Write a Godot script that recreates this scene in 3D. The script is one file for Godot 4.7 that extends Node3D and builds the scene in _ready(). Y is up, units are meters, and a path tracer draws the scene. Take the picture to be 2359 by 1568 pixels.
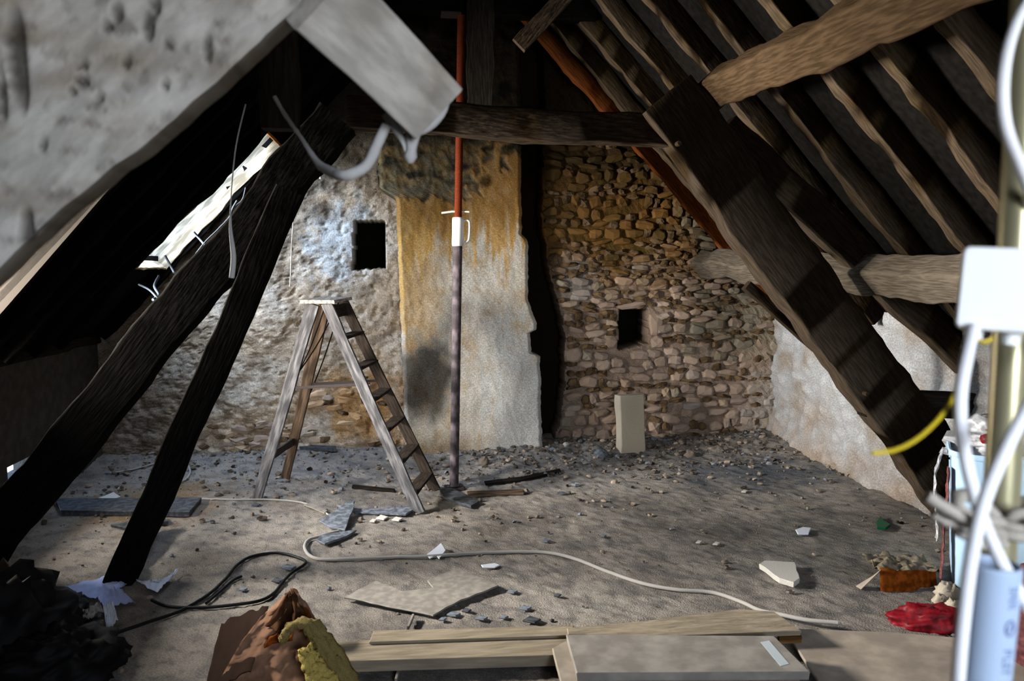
extends Node3D
# A stone-built attic: far gable with a chimney breast, cruck truss, stepladder, steel prop, rubble floor.
# Everything is laid out in the building's own axes: x across the gable, y up, z from the gable towards the near end.

const F := 1800.0                      # focal length in pixels of the 2359 x 1568 frame
const EYE := Vector3(0, 1.75, 0)
const PITCH := -5.2
const YAW := 8.0
const Z0 := 7.52                       # camera's distance from the gable
const RX := 0.6                        # ridge x
const RY := 4.75                       # ridge height
const RS := 1.07                       # roof slope
var FR: Transform3D                    # building -> world
var CAMB: Basis
var n1 := FastNoiseLite.new()
var n2 := FastNoiseLite.new()
var n3 := FastNoiseLite.new()
var rng := RandomNumberGenerator.new()
var M := {}
var T := {}

func _ready():
	var yaw := deg_to_rad(YAW)
	var U := Vector3(cos(yaw), 0, -sin(yaw))
	var N := Vector3(sin(yaw), 0, cos(yaw))
	FR = Transform3D(Basis(U, Vector3.UP, N), -Z0 * N)
	CAMB = Basis(Vector3.RIGHT, deg_to_rad(PITCH))
	rng.seed = 7
	n1.seed = 3; n1.frequency = 1.0; n1.fractal_octaves = 4
	n2.seed = 11; n2.frequency = 1.0; n2.fractal_octaves = 2
	n3.seed = 29; n3.frequency = 1.0; n3.noise_type = FastNoiseLite.TYPE_CELLULAR; n3.cellular_return_type = FastNoiseLite.RETURN_DISTANCE2_SUB; n3.fractal_type = FastNoiseLite.FRACTAL_NONE
	camera_sky_lights()
	materials()
	shell()
	gable()
	chimney()
	roof_timbers()
	far_truss()
	near_truss()
	stepladder()
	steel_prop()
	pole_group()
	tub_group()
	floor_items()
	boards_and_sack()
	cables()
	cobwebs()

# ------------------------------------------------------------------ camera, sky, lights
func camera_sky_lights():
	var cam := Camera3D.new()
	cam.name = "camera"
	add_child(cam)
	cam.transform = Transform3D(CAMB, EYE)
	var ca := CameraAttributesPhysical.new()
	ca.frustum_focal_length = 12.0 / (784.0 / F)
	ca.frustum_focus_distance = 5.6
	ca.frustum_near = 0.05
	ca.frustum_far = 100.0
	ca.exposure_aperture = 3.5
	cam.attributes = ca
	cam.current = true
	var e := Environment.new()
	e.background_mode = Environment.BG_SKY
	var sm := ProceduralSkyMaterial.new()
	sm.sky_top_color = Color(0.62, 0.76, 0.95)
	sm.sky_horizon_color = Color(0.86, 0.91, 0.97)
	sm.ground_bottom_color = Color(0.45, 0.47, 0.45)
	sm.ground_horizon_color = Color(0.6, 0.62, 0.62)
	var sky := Sky.new()
	sky.sky_material = sm
	e.sky = sky
	e.background_energy_multiplier = 16.0
	e.tonemap_mode = Environment.TONE_MAPPER_LINEAR
	e.tonemap_exposure = 1.0
	e.sdfgi_enabled = true
	e.ssao_enabled = true
	e.ssil_enabled = true
	var we := WorldEnvironment.new()
	we.name = "environment"
	we.environment = e
	add_child(we)
	# daylight entering by the three openings: low window in the left eaves wall, opening in the near end, slipped slates by the gable
	daylight("dormer_daylight", Vector3(-3.12, 1.80, 2.93), Vector3(1, -0.05, 0), Vector2(0.86, 0.80), 130.0, Color(1.0, 0.97, 0.925))
	daylight("left_window_daylight", Vector3(-3.10, 0.88, 2.25), Vector3(1, -0.02, -0.10), Vector2(0.56, 0.40), 14.0, Color(1.0, 0.96, 0.90))
	daylight("near_opening_daylight", Vector3(1.0, 2.1, 9.36), Vector3(-0.15, -0.2, -1), Vector2(1.0, 1.1), 9.0, Color(0.97, 0.98, 1.0))
	daylight("roof_gap_daylight", Vector3(-1.70, 2.36, 0.54), Vector3(0.72, -0.68, 0), Vector2(0.6, 1.2), 2.5, Color(0.95, 0.98, 1.0))

func daylight(called, b, towards, size, energy, col):
	var l := AreaLight3D.new()
	l.name = called
	l.area_size = size
	l.light_energy = energy
	l.light_color = col
	l.shadow_enabled = true
	l.area_range = 30.0
	add_child(l)
	l.transform = FR * Transform3D(Basis.looking_at(towards.normalized(), Vector3.UP), b)

# ------------------------------------------------------------------ pixel helpers (layout only)
func ray(px: float, py: float) -> Vector3:
	return CAMB * Vector3((px - 1179.5) / F, -(py - 784.0) / F, -1.0)
func gb(px: float, py: float, y := 0.0) -> Vector3:      # a point at height y seen at that pixel, in building axes
	var r := ray(px, py)
	return FR.affine_inverse() * (EYE + r * ((y - EYE.y) / r.y))
func bz(px: float, py: float, z: float) -> Vector3:      # the point of the upright plane z seen at that pixel
	var inv := FR.affine_inverse()
	var c := inv * EYE
	var d := inv.basis * ray(px, py)
	return c + d * ((z - c.z) / d.z)
func gf(px: float, py: float) -> Vector3:                # on the uneven floor
	var p := gb(px, py)
	p = gb(px, py, floor_h(p.x, p.z))
	p.y = floor_h(p.x, p.z)
	return p

# ------------------------------------------------------------------ node helpers
var taken := {}
func numbered(called: String) -> String:
	if not taken.has(called):
		taken[called] = 0
		return called
	taken[called] += 1
	return "%s_%03d" % [called, taken[called]]
func thing(called, label, category, b := Vector3.ZERO, basis := Basis(), group := "") -> Node3D:
	var o := Node3D.new()
	o.name = numbered(called)
	add_child(o)
	o.transform = FR * Transform3D(basis, b)
	o.set_meta("label", label)
	o.set_meta("category", category)
	if group: o.set_meta("group", group)
	return o
func put(called, mesh, m, parent = null, tr := Transform3D()) -> MeshInstance3D:
	var o := MeshInstance3D.new()
	o.mesh = mesh
	o.material_override = m
	if parent == null:
		o.name = numbered(called)
		add_child(o)
		o.transform = FR * tr
	else:
		o.name = called
		parent.add_child(o, true)
		o.transform = tr
	return o
func single(called, label, category, mesh, m, b := Vector3.ZERO, basis := Basis(), group := "") -> MeshInstance3D:
	var o := put(called, mesh, m, null, Transform3D(basis, b))
	o.set_meta("label", label)
	o.set_meta("category", category)
	if group: o.set_meta("group", group)
	return o
func struct(called, mesh, m, label := "") -> MeshInstance3D:
	var o := put(called, mesh, m)
	o.set_meta("kind", "structure")
	if label:
		o.set_meta("label", label)
	return o
func rel(parent: Node3D, tr: Transform3D) -> Transform3D:   # a building transform in a thing's own axes
	return (FR.affine_inverse() * parent.transform).affine_inverse() * tr

# ------------------------------------------------------------------ materials
func noise_tex(freq, oct, lo, hi, sz := 512, sd := 1, normal := false, bump := 6.0) -> NoiseTexture2D:
	var n := FastNoiseLite.new()
	n.seed = sd
	n.frequency = freq
	n.fractal_octaves = oct
	n.noise_type = FastNoiseLite.TYPE_SIMPLEX_SMOOTH
	var t := NoiseTexture2D.new()
	t.width = sz
	t.height = sz
	t.seamless = true
	t.noise = n
	if normal:
		t.as_normal_map = true
		t.bump_strength = bump
	else:
		var g := Gradient.new()
		g.set_color(0, Color(lo, lo, lo))
		g.set_color(1, Color(hi, hi, hi))
		g.set_offset(0, 0.25)
		g.set_offset(1, 0.75)
		t.color_ramp = g
	return t
func mat(col: Color, rough := 0.9, tex = null, sc := Vector3.ONE, nrm = null, ns := 0.6, vert := false) -> StandardMaterial3D:
	var m := StandardMaterial3D.new()
	m.albedo_color = col
	m.roughness = rough
	m.metallic_specular = 0.3 if rough < 0.8 else 0.06
	if tex:
		m.albedo_texture = tex
	if nrm:
		m.normal_enabled = true
		m.normal_texture = nrm
		m.normal_scale = ns
	if tex or nrm:
		m.uv1_triplanar = true
		m.uv1_scale = sc
	m.vertex_color_use_as_albedo = vert
	return m
func materials():
	T.grain = noise_tex(0.02, 5, 0.74, 1.0, 512, 5)
	T.cloud = noise_tex(0.008, 4, 0.6, 1.0, 512, 9)
	T.soft = noise_tex(0.01, 5, 0.85, 1.0, 512, 33)
	T.grit = noise_tex(0.06, 4, 0.8, 1.0, 512, 13)
	T.n_grit = noise_tex(0.06, 4, 0, 1, 512, 17, true, 8.0)
	T.n_soft = noise_tex(0.02, 4, 0, 1, 512, 21, true, 8.0)
	var streak := Vector3(0.5, 5, 5)        # beams have their length along x
	M.oak_dark = mat(Color(0.15, 0.135, 0.12), 0.9, T.grain, streak, T.n_soft, 0.7)
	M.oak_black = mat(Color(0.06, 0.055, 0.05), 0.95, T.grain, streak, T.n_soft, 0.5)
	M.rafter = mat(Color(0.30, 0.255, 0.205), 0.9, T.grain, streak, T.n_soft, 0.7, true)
	M.timber = mat(Color(0.24, 0.20, 0.16), 0.9, T.grain, streak, T.n_soft, 0.7)
	M.rafter_red = mat(Color(0.52, 0.30, 0.16), 0.9, T.grain, streak, T.n_soft, 0.7, true)
	M.oak_lit_edge = mat(Color(0.33, 0.285, 0.24), 0.9, T.grain, streak, T.n_soft, 0.7, true)  # takes its painted lit underside from the vertex colours
	M.purlin_grey = mat(Color(0.40, 0.365, 0.32), 0.9, T.grain, streak, T.n_soft, 0.6)
	M.oak_brown = mat(Color(0.28, 0.225, 0.165), 0.9, T.grain, streak, T.n_soft, 0.6)
	M.lime_timber = mat(Color(0.87, 0.855, 0.835), 0.95, T.soft, Vector3(1.2, 4, 4), T.n_soft, 0.25, true)
	M.slate_dark = mat(Color(0.09, 0.085, 0.08), 0.9, T.grain, Vector3(2, 2, 2))
	M.wall = mat(Color(1, 1, 1), 0.95, T.grit, Vector3(1.6, 1.6, 1.6), T.n_grit, 0.32, true)
	M.chimney = mat(Color(1, 1, 1), 0.95, T.grit, Vector3(1.6, 1.6, 1.6), T.n_soft, 0.25, true)
	M.floor = mat(Color(1, 1, 1), 0.95, T.grit, Vector3(2.5, 2.5, 2.5), T.n_grit, 0.45, true)
	M.core = mat(Color(0.12, 0.11, 0.10), 1.0)
	M.limewash = mat(Color(0.80, 0.80, 0.79), 0.95, T.cloud, Vector3(1.5, 1.5, 1.5), T.n_grit, 0.9, true)
	M.ladder = mat(Color(0.50, 0.50, 0.51), 0.75, T.cloud, Vector3(0.8, 6, 6), T.n_soft, 0.5, true)
	M.ladder_dark = mat(Color(0.24, 0.21, 0.19), 0.85, T.grain, Vector3(0.6, 5, 5))
	M.iron = mat(Color(0.20, 0.17, 0.17), 0.7, T.grit, Vector3(3, 3, 3))
	M.cord = mat(Color(0.07, 0.065, 0.065), 0.9)
	M.rust = mat(Color(0.44, 0.20, 0.125), 0.85, T.grit, Vector3(4, 2, 4), T.n_grit, 0.4)
	M.prop_grey = mat(Color(0.40, 0.36, 0.38), 0.7, T.cloud, Vector3(4, 2, 4), T.n_grit, 0.3)
	M.prop_white = mat(Color(0.88, 0.87, 0.86), 0.6)
	M.steel_pole = mat(Color(0.80, 0.77, 0.62), 0.33)
	M.steel_pole.metallic = 0.75
	M.pvc_white = mat(Color(0.95, 0.96, 0.96), 0.5)
	M.cable_white = mat(Color(0.93, 0.93, 0.94), 0.5)
	M.cable_grey = mat(Color(0.58, 0.57, 0.55), 0.7)
	M.cable_black = mat(Color(0.06, 0.06, 0.065), 0.55)
	M.cable_yellow = mat(Color(0.74, 0.65, 0.13), 0.6)
	M.pipe_blue = mat(Color(0.66, 0.73, 0.82), 0.4)
	M.print_blue = mat(Color(0.38, 0.44, 0.60), 0.6)
	M.tub = mat(Color(0.66, 0.78, 0.88), 0.5)
	M.bag_white = mat(Color(0.80, 0.81, 0.83), 0.45, T.cloud, Vector3(5, 5, 5))
	M.bag_red = mat(Color(0.52, 0.07, 0.12), 0.5, T.cloud, Vector3(6, 6, 6))
	M.bag_pink = mat(Color(0.50, 0.30, 0.30), 0.7, T.cloud, Vector3(6, 6, 6))
	M.rope = mat(Color(0.74, 0.71, 0.66), 0.95, T.grit, Vector3(12, 12, 12))
	M.card = mat(Color(0.56, 0.43, 0.345), 0.9, T.soft, Vector3(4, 4, 4))
	M.card_dark = mat(Color(0.36, 0.25, 0.17), 0.9, T.cloud, Vector3(4, 4, 4))
	M.card_orange = mat(Color(0.55, 0.29, 0.10), 0.9, T.cloud, Vector3(4, 4, 4))
	M.wool = mat(Color(0.76, 0.68, 0.38), 1.0, T.grit, Vector3(5, 5, 5), T.n_grit, 1.0)
	M.wool_dull = mat(Color(0.55, 0.49, 0.31), 1.0, T.grit, Vector3(5, 5, 5), T.n_grit, 1.0)
	M.board = mat(Color(0.60, 0.555, 0.48), 0.9, T.soft, Vector3(0.6, 5, 5), T.n_soft, 0.3)
	M.board_edge = mat(Color(0.50, 0.38, 0.22), 0.9, T.cloud, Vector3(0.6, 5, 5))
	M.panel = mat(Color(0.60, 0.58, 0.55), 0.8, T.soft, Vector3(1.2, 1.2, 1.2))
	M.panel_tan = mat(Color(0.66, 0.615, 0.56), 0.85, T.soft, Vector3(1.0, 1.0, 1.0))
	M.slate = mat(Color(0.46, 0.49, 0.53), 0.6, T.cloud, Vector3(4, 4, 4))
	M.slate_deep = mat(Color(0.30, 0.315, 0.34), 0.65, T.cloud, Vector3(4, 4, 4))
	M.plaster = mat(Color(0.80, 0.79, 0.76), 0.9, T.grit, Vector3(6, 6, 6))
	M.paper = mat(Color(0.80, 0.82, 0.86), 0.85)
	M.paper_blue = mat(Color(0.66, 0.72, 0.90), 0.8)
	M.sheet = mat(Color(0.55, 0.53, 0.50), 0.6, T.soft, Vector3(3, 3, 3))
	M.concrete = mat(Color(0.72, 0.68, 0.61), 0.9, T.grit, Vector3(5, 5, 5), T.n_grit, 0.5)
	M.black_bag = mat(Color(0.045, 0.043, 0.045), 0.7, T.cloud, Vector3(3, 3, 3))
	M.green = mat(Color(0.05, 0.30, 0.18), 0.6)
	M.web = mat(Color(0.68, 0.68, 0.68), 1.0)
	M.web_blue = mat(Color(0.26, 0.29, 0.34), 1.0)
	M.reveal = mat(Color(0.78, 0.70, 0.58), 0.8, T.cloud, Vector3(0.6, 4, 4))
	M.reveal_orange = mat(Color(0.62, 0.38, 0.16), 0.85, T.grain, Vector3(0.6, 4, 4))
	M.brown_wood = mat(Color(0.44, 0.37, 0.31), 0.85, T.cloud, Vector3(0.6, 5, 5))
	M.grit_stone = mat(Color(0.42, 0.38, 0.34), 0.95)

# ------------------------------------------------------------------ mesh helpers
func smooth(v: PackedVector3Array, idx: PackedInt32Array, col = null) -> ArrayMesh:
	var nn := PackedVector3Array()
	nn.resize(v.size())
	for i in range(0, idx.size(), 3):
		var a := idx[i]; var b := idx[i + 1]; var c := idx[i + 2]
		var k := (v[c] - v[a]).cross(v[b] - v[a])
		nn[a] += k; nn[b] += k; nn[c] += k
	for i in nn.size():
		nn[i] = nn[i].normalized() if nn[i].length_squared() > 1e-20 else Vector3.UP
	var arr := []
	arr.resize(Mesh.ARRAY_MAX)
	arr[Mesh.ARRAY_VERTEX] = v
	arr[Mesh.ARRAY_NORMAL] = nn
	arr[Mesh.ARRAY_INDEX] = idx
	if col != null:
		arr[Mesh.ARRAY_COLOR] = col
	var m := ArrayMesh.new()
	m.add_surface_from_arrays(Mesh.PRIMITIVE_TRIANGLES, arr)
	return m
func grid_idx(nu: int, nv: int) -> PackedInt32Array:       # nu x nv vertices, v along rows; front towards u x v
	var idx := PackedInt32Array()
	idx.resize((nu - 1) * (nv - 1) * 6)
	var k := 0
	for j in nv - 1:
		for i in nu - 1:
			var a := j * nu + i
			idx[k] = a; idx[k + 1] = a + nu; idx[k + 2] = a + 1
			idx[k + 3] = a + 1; idx[k + 4] = a + nu; idx[k + 5] = a + nu + 1
			k += 6
	return idx
func flat_st() -> SurfaceTool:
	var st := SurfaceTool.new()
	st.begin(Mesh.PRIMITIVE_TRIANGLES)
	st.set_smooth_group(-1)
	return st
func quad(st: SurfaceTool, a, b, c, d):                     # corners counter-clockwise from outside
	for p in [a, c, b, a, d, c]:
		st.add_vertex(p)
func done(st: SurfaceTool) -> ArrayMesh:
	st.generate_normals()
	return st.commit()
func add_box(st: SurfaceTool, lo: Vector3, hi: Vector3):
	var p := []
	for i in 8:
		p.append(Vector3(hi.x if i & 1 else lo.x, hi.y if i & 2 else lo.y, hi.z if i & 4 else lo.z))
	quad(st, p[4], p[5], p[7], p[6]); quad(st, p[1], p[0], p[2], p[3])
	quad(st, p[5], p[1], p[3], p[7]); quad(st, p[0], p[4], p[6], p[2])
	quad(st, p[6], p[7], p[3], p[2]); quad(st, p[0], p[1], p[5], p[4])
func box(lo, hi) -> ArrayMesh:
	var st := flat_st()
	add_box(st, lo, hi)
	return done(st)
func rings(rs: Array, caps := true, col = null) -> ArrayMesh:   # a tube through closed rings of equal count
	var n: int = rs[0].size()
	var v := PackedVector3Array()
	var idx := PackedInt32Array()
	for r in rs:
		v.append_array(r)
	for j in rs.size() - 1:
		for i in n:
			var a := j * n + i
			var b := j * n + (i + 1) % n
			idx.append_array([a, b, a + n, b, b + n, a + n])
	if caps:
		for e in 2:
			var r: PackedVector3Array = rs[0] if e == 0 else rs[rs.size() - 1]
			var c := Vector3.ZERO
			for p in r: c += p
			c /= n
			var s := v.size()
			v.append(c)
			v.append_array(r)
			for i in n:
				if e == 1: idx.append_array([s, s + 1 + i, s + 1 + (i + 1) % n])
				else: idx.append_array([s, s + 1 + (i + 1) % n, s + 1 + i])
	var cc = null
	if col != null:
		cc = PackedColorArray()
		for p in v: cc.append(col.call(p))
	return smooth(v, idx, cc)
func section(h: float, w: float, ch: float) -> Array:       # rounded rectangle, y = h, z = w, counter-clockwise seen along -x
	var out := []
	for q in [[1, 1], [1, -1], [-1, -1], [-1, 1]]:
		var cy: float = q[0] * (h / 2 - ch)
		var cz: float = q[1] * (w / 2 - ch)
		var base := atan2(q[0], q[1])
		for k in [-1, 0, 1]:
			var a: float = base + k * PI / 4
			out.append(Vector2(cy + sin(a) * ch, cz + cos(a) * ch))
	return out
func beam_mesh(L: float, h: float, w: float, sd := 0.0, rough := 0.006, ch := 0.012, taper := 1.0, col = null) -> ArrayMesh:
	var sec := section(h, w, ch)
	var n := maxi(2, int(L / 0.06))
	var rs := []
	for j in n + 1:
		var x := L * j / n
		var k := lerpf(1.0, taper, float(j) / n)
		var oy := n2.get_noise_2d(x * 0.9, sd * 7.3) * rough * 2.2
		var oz := n2.get_noise_2d(x * 0.9 + 40, sd * 7.3) * rough * 1.5
		var r := PackedVector3Array()
		for i in sec.size():
			var p: Vector2 = sec[i] * k
			var d := 1.0 + n1.get_noise_3d(x * 3.5, p.x * 6 + sd * 3.1, p.y * 6) * rough / (0.5 * minf(h, w))
			r.append(Vector3(x, p.x * d + oy, p.y * d + oz))
		rs.append(r)
	return rings(rs, true, col)
func along(p1: Vector3, p2: Vector3, face := Vector3(0, 0, 1)) -> Transform3D:   # x along p1 -> p2, z as near `face` as can be
	var x := (p2 - p1).normalized()
	var y := face.cross(x).normalized()
	return Transform3D(Basis(x, y, x.cross(y)), p1)
func beam(parent, called, p1: Vector3, p2: Vector3, h, w, m, sd := 0.0, rough := 0.006, ch := 0.012, face := Vector3(0, 0, 1), taper := 1.0) -> MeshInstance3D:
	return put(called, beam_mesh((p2 - p1).length(), h, w, sd, rough, ch, taper), m, parent, rel(parent, along(p1, p2, face)))
func spline(pts: Array, step := 0.03) -> PackedVector3Array:
	var c := Curve3D.new()
	for i in pts.size():
		var a: Vector3 = pts[maxi(i - 1, 0)]
		var b: Vector3 = pts[mini(i + 1, pts.size() - 1)]
		var t := (b - a) / 6.0
		c.add_point(pts[i], -t, t)
	c.bake_interval = step
	var out := PackedVector3Array()
	var n := maxi(2, int(c.get_baked_length() / step))
	for i in n + 1:
		out.append(c.sample_baked(c.get_baked_length() * i / n, true))
	return out
func tube_mesh(pts: PackedVector3Array, rad, sides := 8, flat := 1.0) -> ArrayMesh:   # rad: number or Callable(t)
	var rs := []
	var up := Vector3(0.03, 1, 0.05).normalized()
	for i in pts.size():
		var d := (pts[mini(i + 1, pts.size() - 1)] - pts[maxi(i - 1, 0)]).normalized()
		if absf(d.dot(up)) > 0.95: up = Vector3(0.2, 0.1, 1).normalized()
		var s := d.cross(up).normalized()
		up = s.cross(d).normalized()
		var r: float = rad.call(float(i) / (pts.size() - 1)) if rad is Callable else rad
		var ring := PackedVector3Array()
		for k in sides:
			var a := TAU * k / sides
			ring.append(pts[i] + s * (cos(a) * r) + up * (sin(a) * r * flat))
		rs.append(ring)
	return rings(rs)
func lathe(prof: Array, sides := 20) -> ArrayMesh:          # [radius, y] pairs from bottom to top
	var rs := []
	for p in prof:
		var ring := PackedVector3Array()
		for k in sides:
			var a := TAU * k / sides
			ring.append(Vector3(cos(a) * p[0], p[1], sin(a) * p[0]))
		rs.append(ring)
	return rings(rs)
func sheet_mesh(f: Callable, nu: int, nv: int, th: float, col = null) -> ArrayMesh:   # a sheet of some thickness; f(u, v) -> point
	var c := PackedVector3Array()
	for j in nv:
		for i in nu:
			c.append(f.call(float(i) / (nu - 1), float(j) / (nv - 1)))
	var nrm := PackedVector3Array()
	for j in nv:
		for i in nu:
			var a := c[j * nu + mini(i + 1, nu - 1)] - c[j * nu + maxi(i - 1, 0)]
			var b := c[mini(j + 1, nv - 1) * nu + i] - c[maxi(j - 1, 0) * nu + i]
			nrm.append(a.cross(b).normalized() * th / 2)
	var v := PackedVector3Array()
	for i in c.size(): v.append(c[i] + nrm[i])
	for i in c.size(): v.append(c[i] - nrm[i])
	var idx := grid_idx(nu, nv)
	var top := idx.duplicate()
	var off := nu * nv
	for i in range(0, top.size(), 3):
		idx.append_array([top[i] + off, top[i + 2] + off, top[i + 1] + off])
	var rim := []
	for i in nu: rim.append(i)
	for j in range(1, nv): rim.append(j * nu + nu - 1)
	for i in range(nu - 2, -1, -1): rim.append((nv - 1) * nu + i)
	for j in range(nv - 2, 0, -1): rim.append(j * nu)
	for k in rim.size():
		var a: int = rim[k]
		var b: int = rim[(k + 1) % rim.size()]
		idx.append_array([a, b, a + off, b, b + off, a + off])
	var cc = null
	if col != null:
		cc = PackedColorArray()
		for p in v: cc.append(col.call(p))
	return smooth(v, idx, cc)
func poly_slab(pts: PackedVector2Array, th: float, bevel := 0.003, tilt := Vector2.ZERO) -> ArrayMesh:   # outline in x-z, lying from y = 0 to th
	var st := flat_st()
	var area := 0.0
	for i in pts.size(): area += pts[i].cross(pts[(i + 1) % pts.size()])
	if area < 0: pts.reverse()
	var inner := PackedVector2Array()
	var c := Vector2.ZERO
	for p in pts: c += p / pts.size()
	for p in pts: inner.append(p + (c - p).normalized() * bevel)
	var f := func(p: Vector2, y: float): return Vector3(p.x, y + tilt.x * p.x + tilt.y * p.y, p.y)
	var tri := Geometry2D.triangulate_polygon(inner)
	for i in range(0, tri.size(), 3):
		var q := [inner[tri[i]], inner[tri[i + 1]], inner[tri[i + 2]]]
		var s: float = (q[1] - q[0]).cross(q[2] - q[0])
		var o := [0, 1, 2] if s > 0 else [0, 2, 1]
		for k in o: st.add_vertex(f.call(q[k], th))
		for k in [o[0], o[2], o[1]]: st.add_vertex(f.call(q[k], 0.0))
	for i in pts.size():
		var j := (i + 1) % pts.size()
		quad(st, f.call(inner[i], th), f.call(inner[j], th), f.call(pts[j], th - bevel), f.call(pts[i], th - bevel))
		quad(st, f.call(pts[i], th - bevel), f.call(pts[j], th - bevel), f.call(inner[j], 0.0), f.call(inner[i], 0.0))
	return done(st)
func rag_poly(px: Array, jag := 0.012, sd := 1) -> PackedVector2Array:      # pixel outline on the floor -> jagged outline round its centre
	rng.seed = sd
	var p := []
	for q in px:
		var g := gb(q[0], q[1])
		p.append(Vector2(g.x, g.z))
	var out := PackedVector2Array()
	for i in p.size():
		var a: Vector2 = p[i]
		var b: Vector2 = p[(i + 1) % p.size()]
		var n := maxi(1, int(a.distance_to(b) / 0.05))
		for k in n:
			var t := float(k) / n
			var q := a.lerp(b, t)
			if k: q += Vector2(rng.randf_range(-jag, jag), rng.randf_range(-jag, jag))
			out.append(q)
	return out
func slab_at(called, label, category, px: Array, th, m, jag := 0.012, sd := 1, group := "", lift := 0.0, tilt := Vector2.ZERO) -> MeshInstance3D:
	var poly := rag_poly(px, jag, sd)
	var c := Vector2.ZERO
	for p in poly: c += p / poly.size()
	var hmax := -1.0
	for i in poly.size():
		hmax = maxf(hmax, floor_h(poly[i].x, poly[i].y))
		poly[i] -= c
	var y := lerpf(floor_h(c.x, c.y), hmax, 0.5) + lift
	return single(called, label, category, poly_slab(poly, th, minf(0.004, th * 0.4), tilt), m, Vector3(c.x, y, c.y), Basis(), group)
func boulder(sd: int, n := 8, sharp := 0.22) -> ArrayMesh:     # a rough walling stone of unit size: flat-ish face towards +z
	rng.seed = 100 + sd
	var o := []
	for i in n:
		var a := TAU * (i + rng.randf_range(-0.25, 0.25)) / n
		var c := cos(a); var s := sin(a)
		var k := 0.5 / pow(pow(absf(c), 3.2) + pow(absf(s), 3.2), 1 / 3.2) * rng.randf_range(0.76, 1.06)
		o.append(Vector2(c * k, s * k))
	var st := flat_st()
	var ctr := Vector3(rng.randf_range(-0.1, 0.1), rng.randf_range(-0.1, 0.1), 0.5 + rng.randf_range(-0.05, 0.1))
	var fz := []
	for i in n: fz.append(0.42 + rng.randf_range(-0.14, 0.08))
	for i in n:
		var j := (i + 1) % n
		var a: Vector2 = o[i]; var b: Vector2 = o[j]
		var a1 := Vector3(a.x, a.y, -0.5); var b1 := Vector3(b.x, b.y, -0.5)
		var a2 := Vector3(a.x, a.y, fz[i] - 0.2); var b2 := Vector3(b.x, b.y, fz[j] - 0.2)
		var a3 := Vector3(a.x * (1 - sharp), a.y * (1 - sharp), fz[i]); var b3 := Vector3(b.x * (1 - sharp), b.y * (1 - sharp), fz[j])
		quad(st, a1, b1, b2, a2)
		quad(st, a2, b2, b3, a3)
		for p in [a3, ctr, b3]: st.add_vertex(p)
	return done(st)
func lump(sz: Vector3, sd: float, amp := 0.25, nu := 28, nv := 16, freq := 2.5) -> ArrayMesh:   # crumpled rounded heap resting on y = 0
	var rs := []
	for j in nv:
		var t := float(j) / (nv - 1)
		var el := lerpf(-0.35, PI / 2 - 0.02, t)
		var ring := PackedVector3Array()
		for i in nu:
			var a := TAU * i / nu
			var d := Vector3(cos(el) * cos(a), sin(el), cos(el) * sin(a))
			var k := 1.0 + amp * (n1.get_noise_3d(d.x * freq + sd * 9.1, d.y * freq, d.z * freq) + 0.6 * absf(n2.get_noise_3d(d.x * freq * 3, d.y * freq * 3 + sd, d.z * freq * 3)))
			ring.append(Vector3(d.x * sz.x * 0.5 * k, maxf(d.y * sz.y * k, -0.01), d.z * sz.z * 0.5 * k))
		rs.append(ring)
	return rings(rs)
func lin(r, g, b) -> Color:                                   # display colour -> linear vertex colour
	return Color(r, g, b).srgb_to_linear()

# ------------------------------------------------------------------ the shell
func floor_h(x: float, z: float) -> float:
	var h := n1.get_noise_2d(x * 1.3, z * 1.3) * 0.010 + n2.get_noise_2d(x * 7, z * 7) * 0.004
	h += 0.05 * smoothstep(0.7, 0.0, z) + 0.04 * smoothstep(3.1, 3.7, x)
	h += 0.035 * smoothstep(0.55, 0.0, z - 0.4) * smoothstep(0.2, 1.0, x) * (0.6 + n1.get_noise_2d(x * 3, z * 3))
	return h * smoothstep(5.6, 4.2, z)
func roof_y(x: float) -> float:
	return RY - RS * absf(x - RX)

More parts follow.
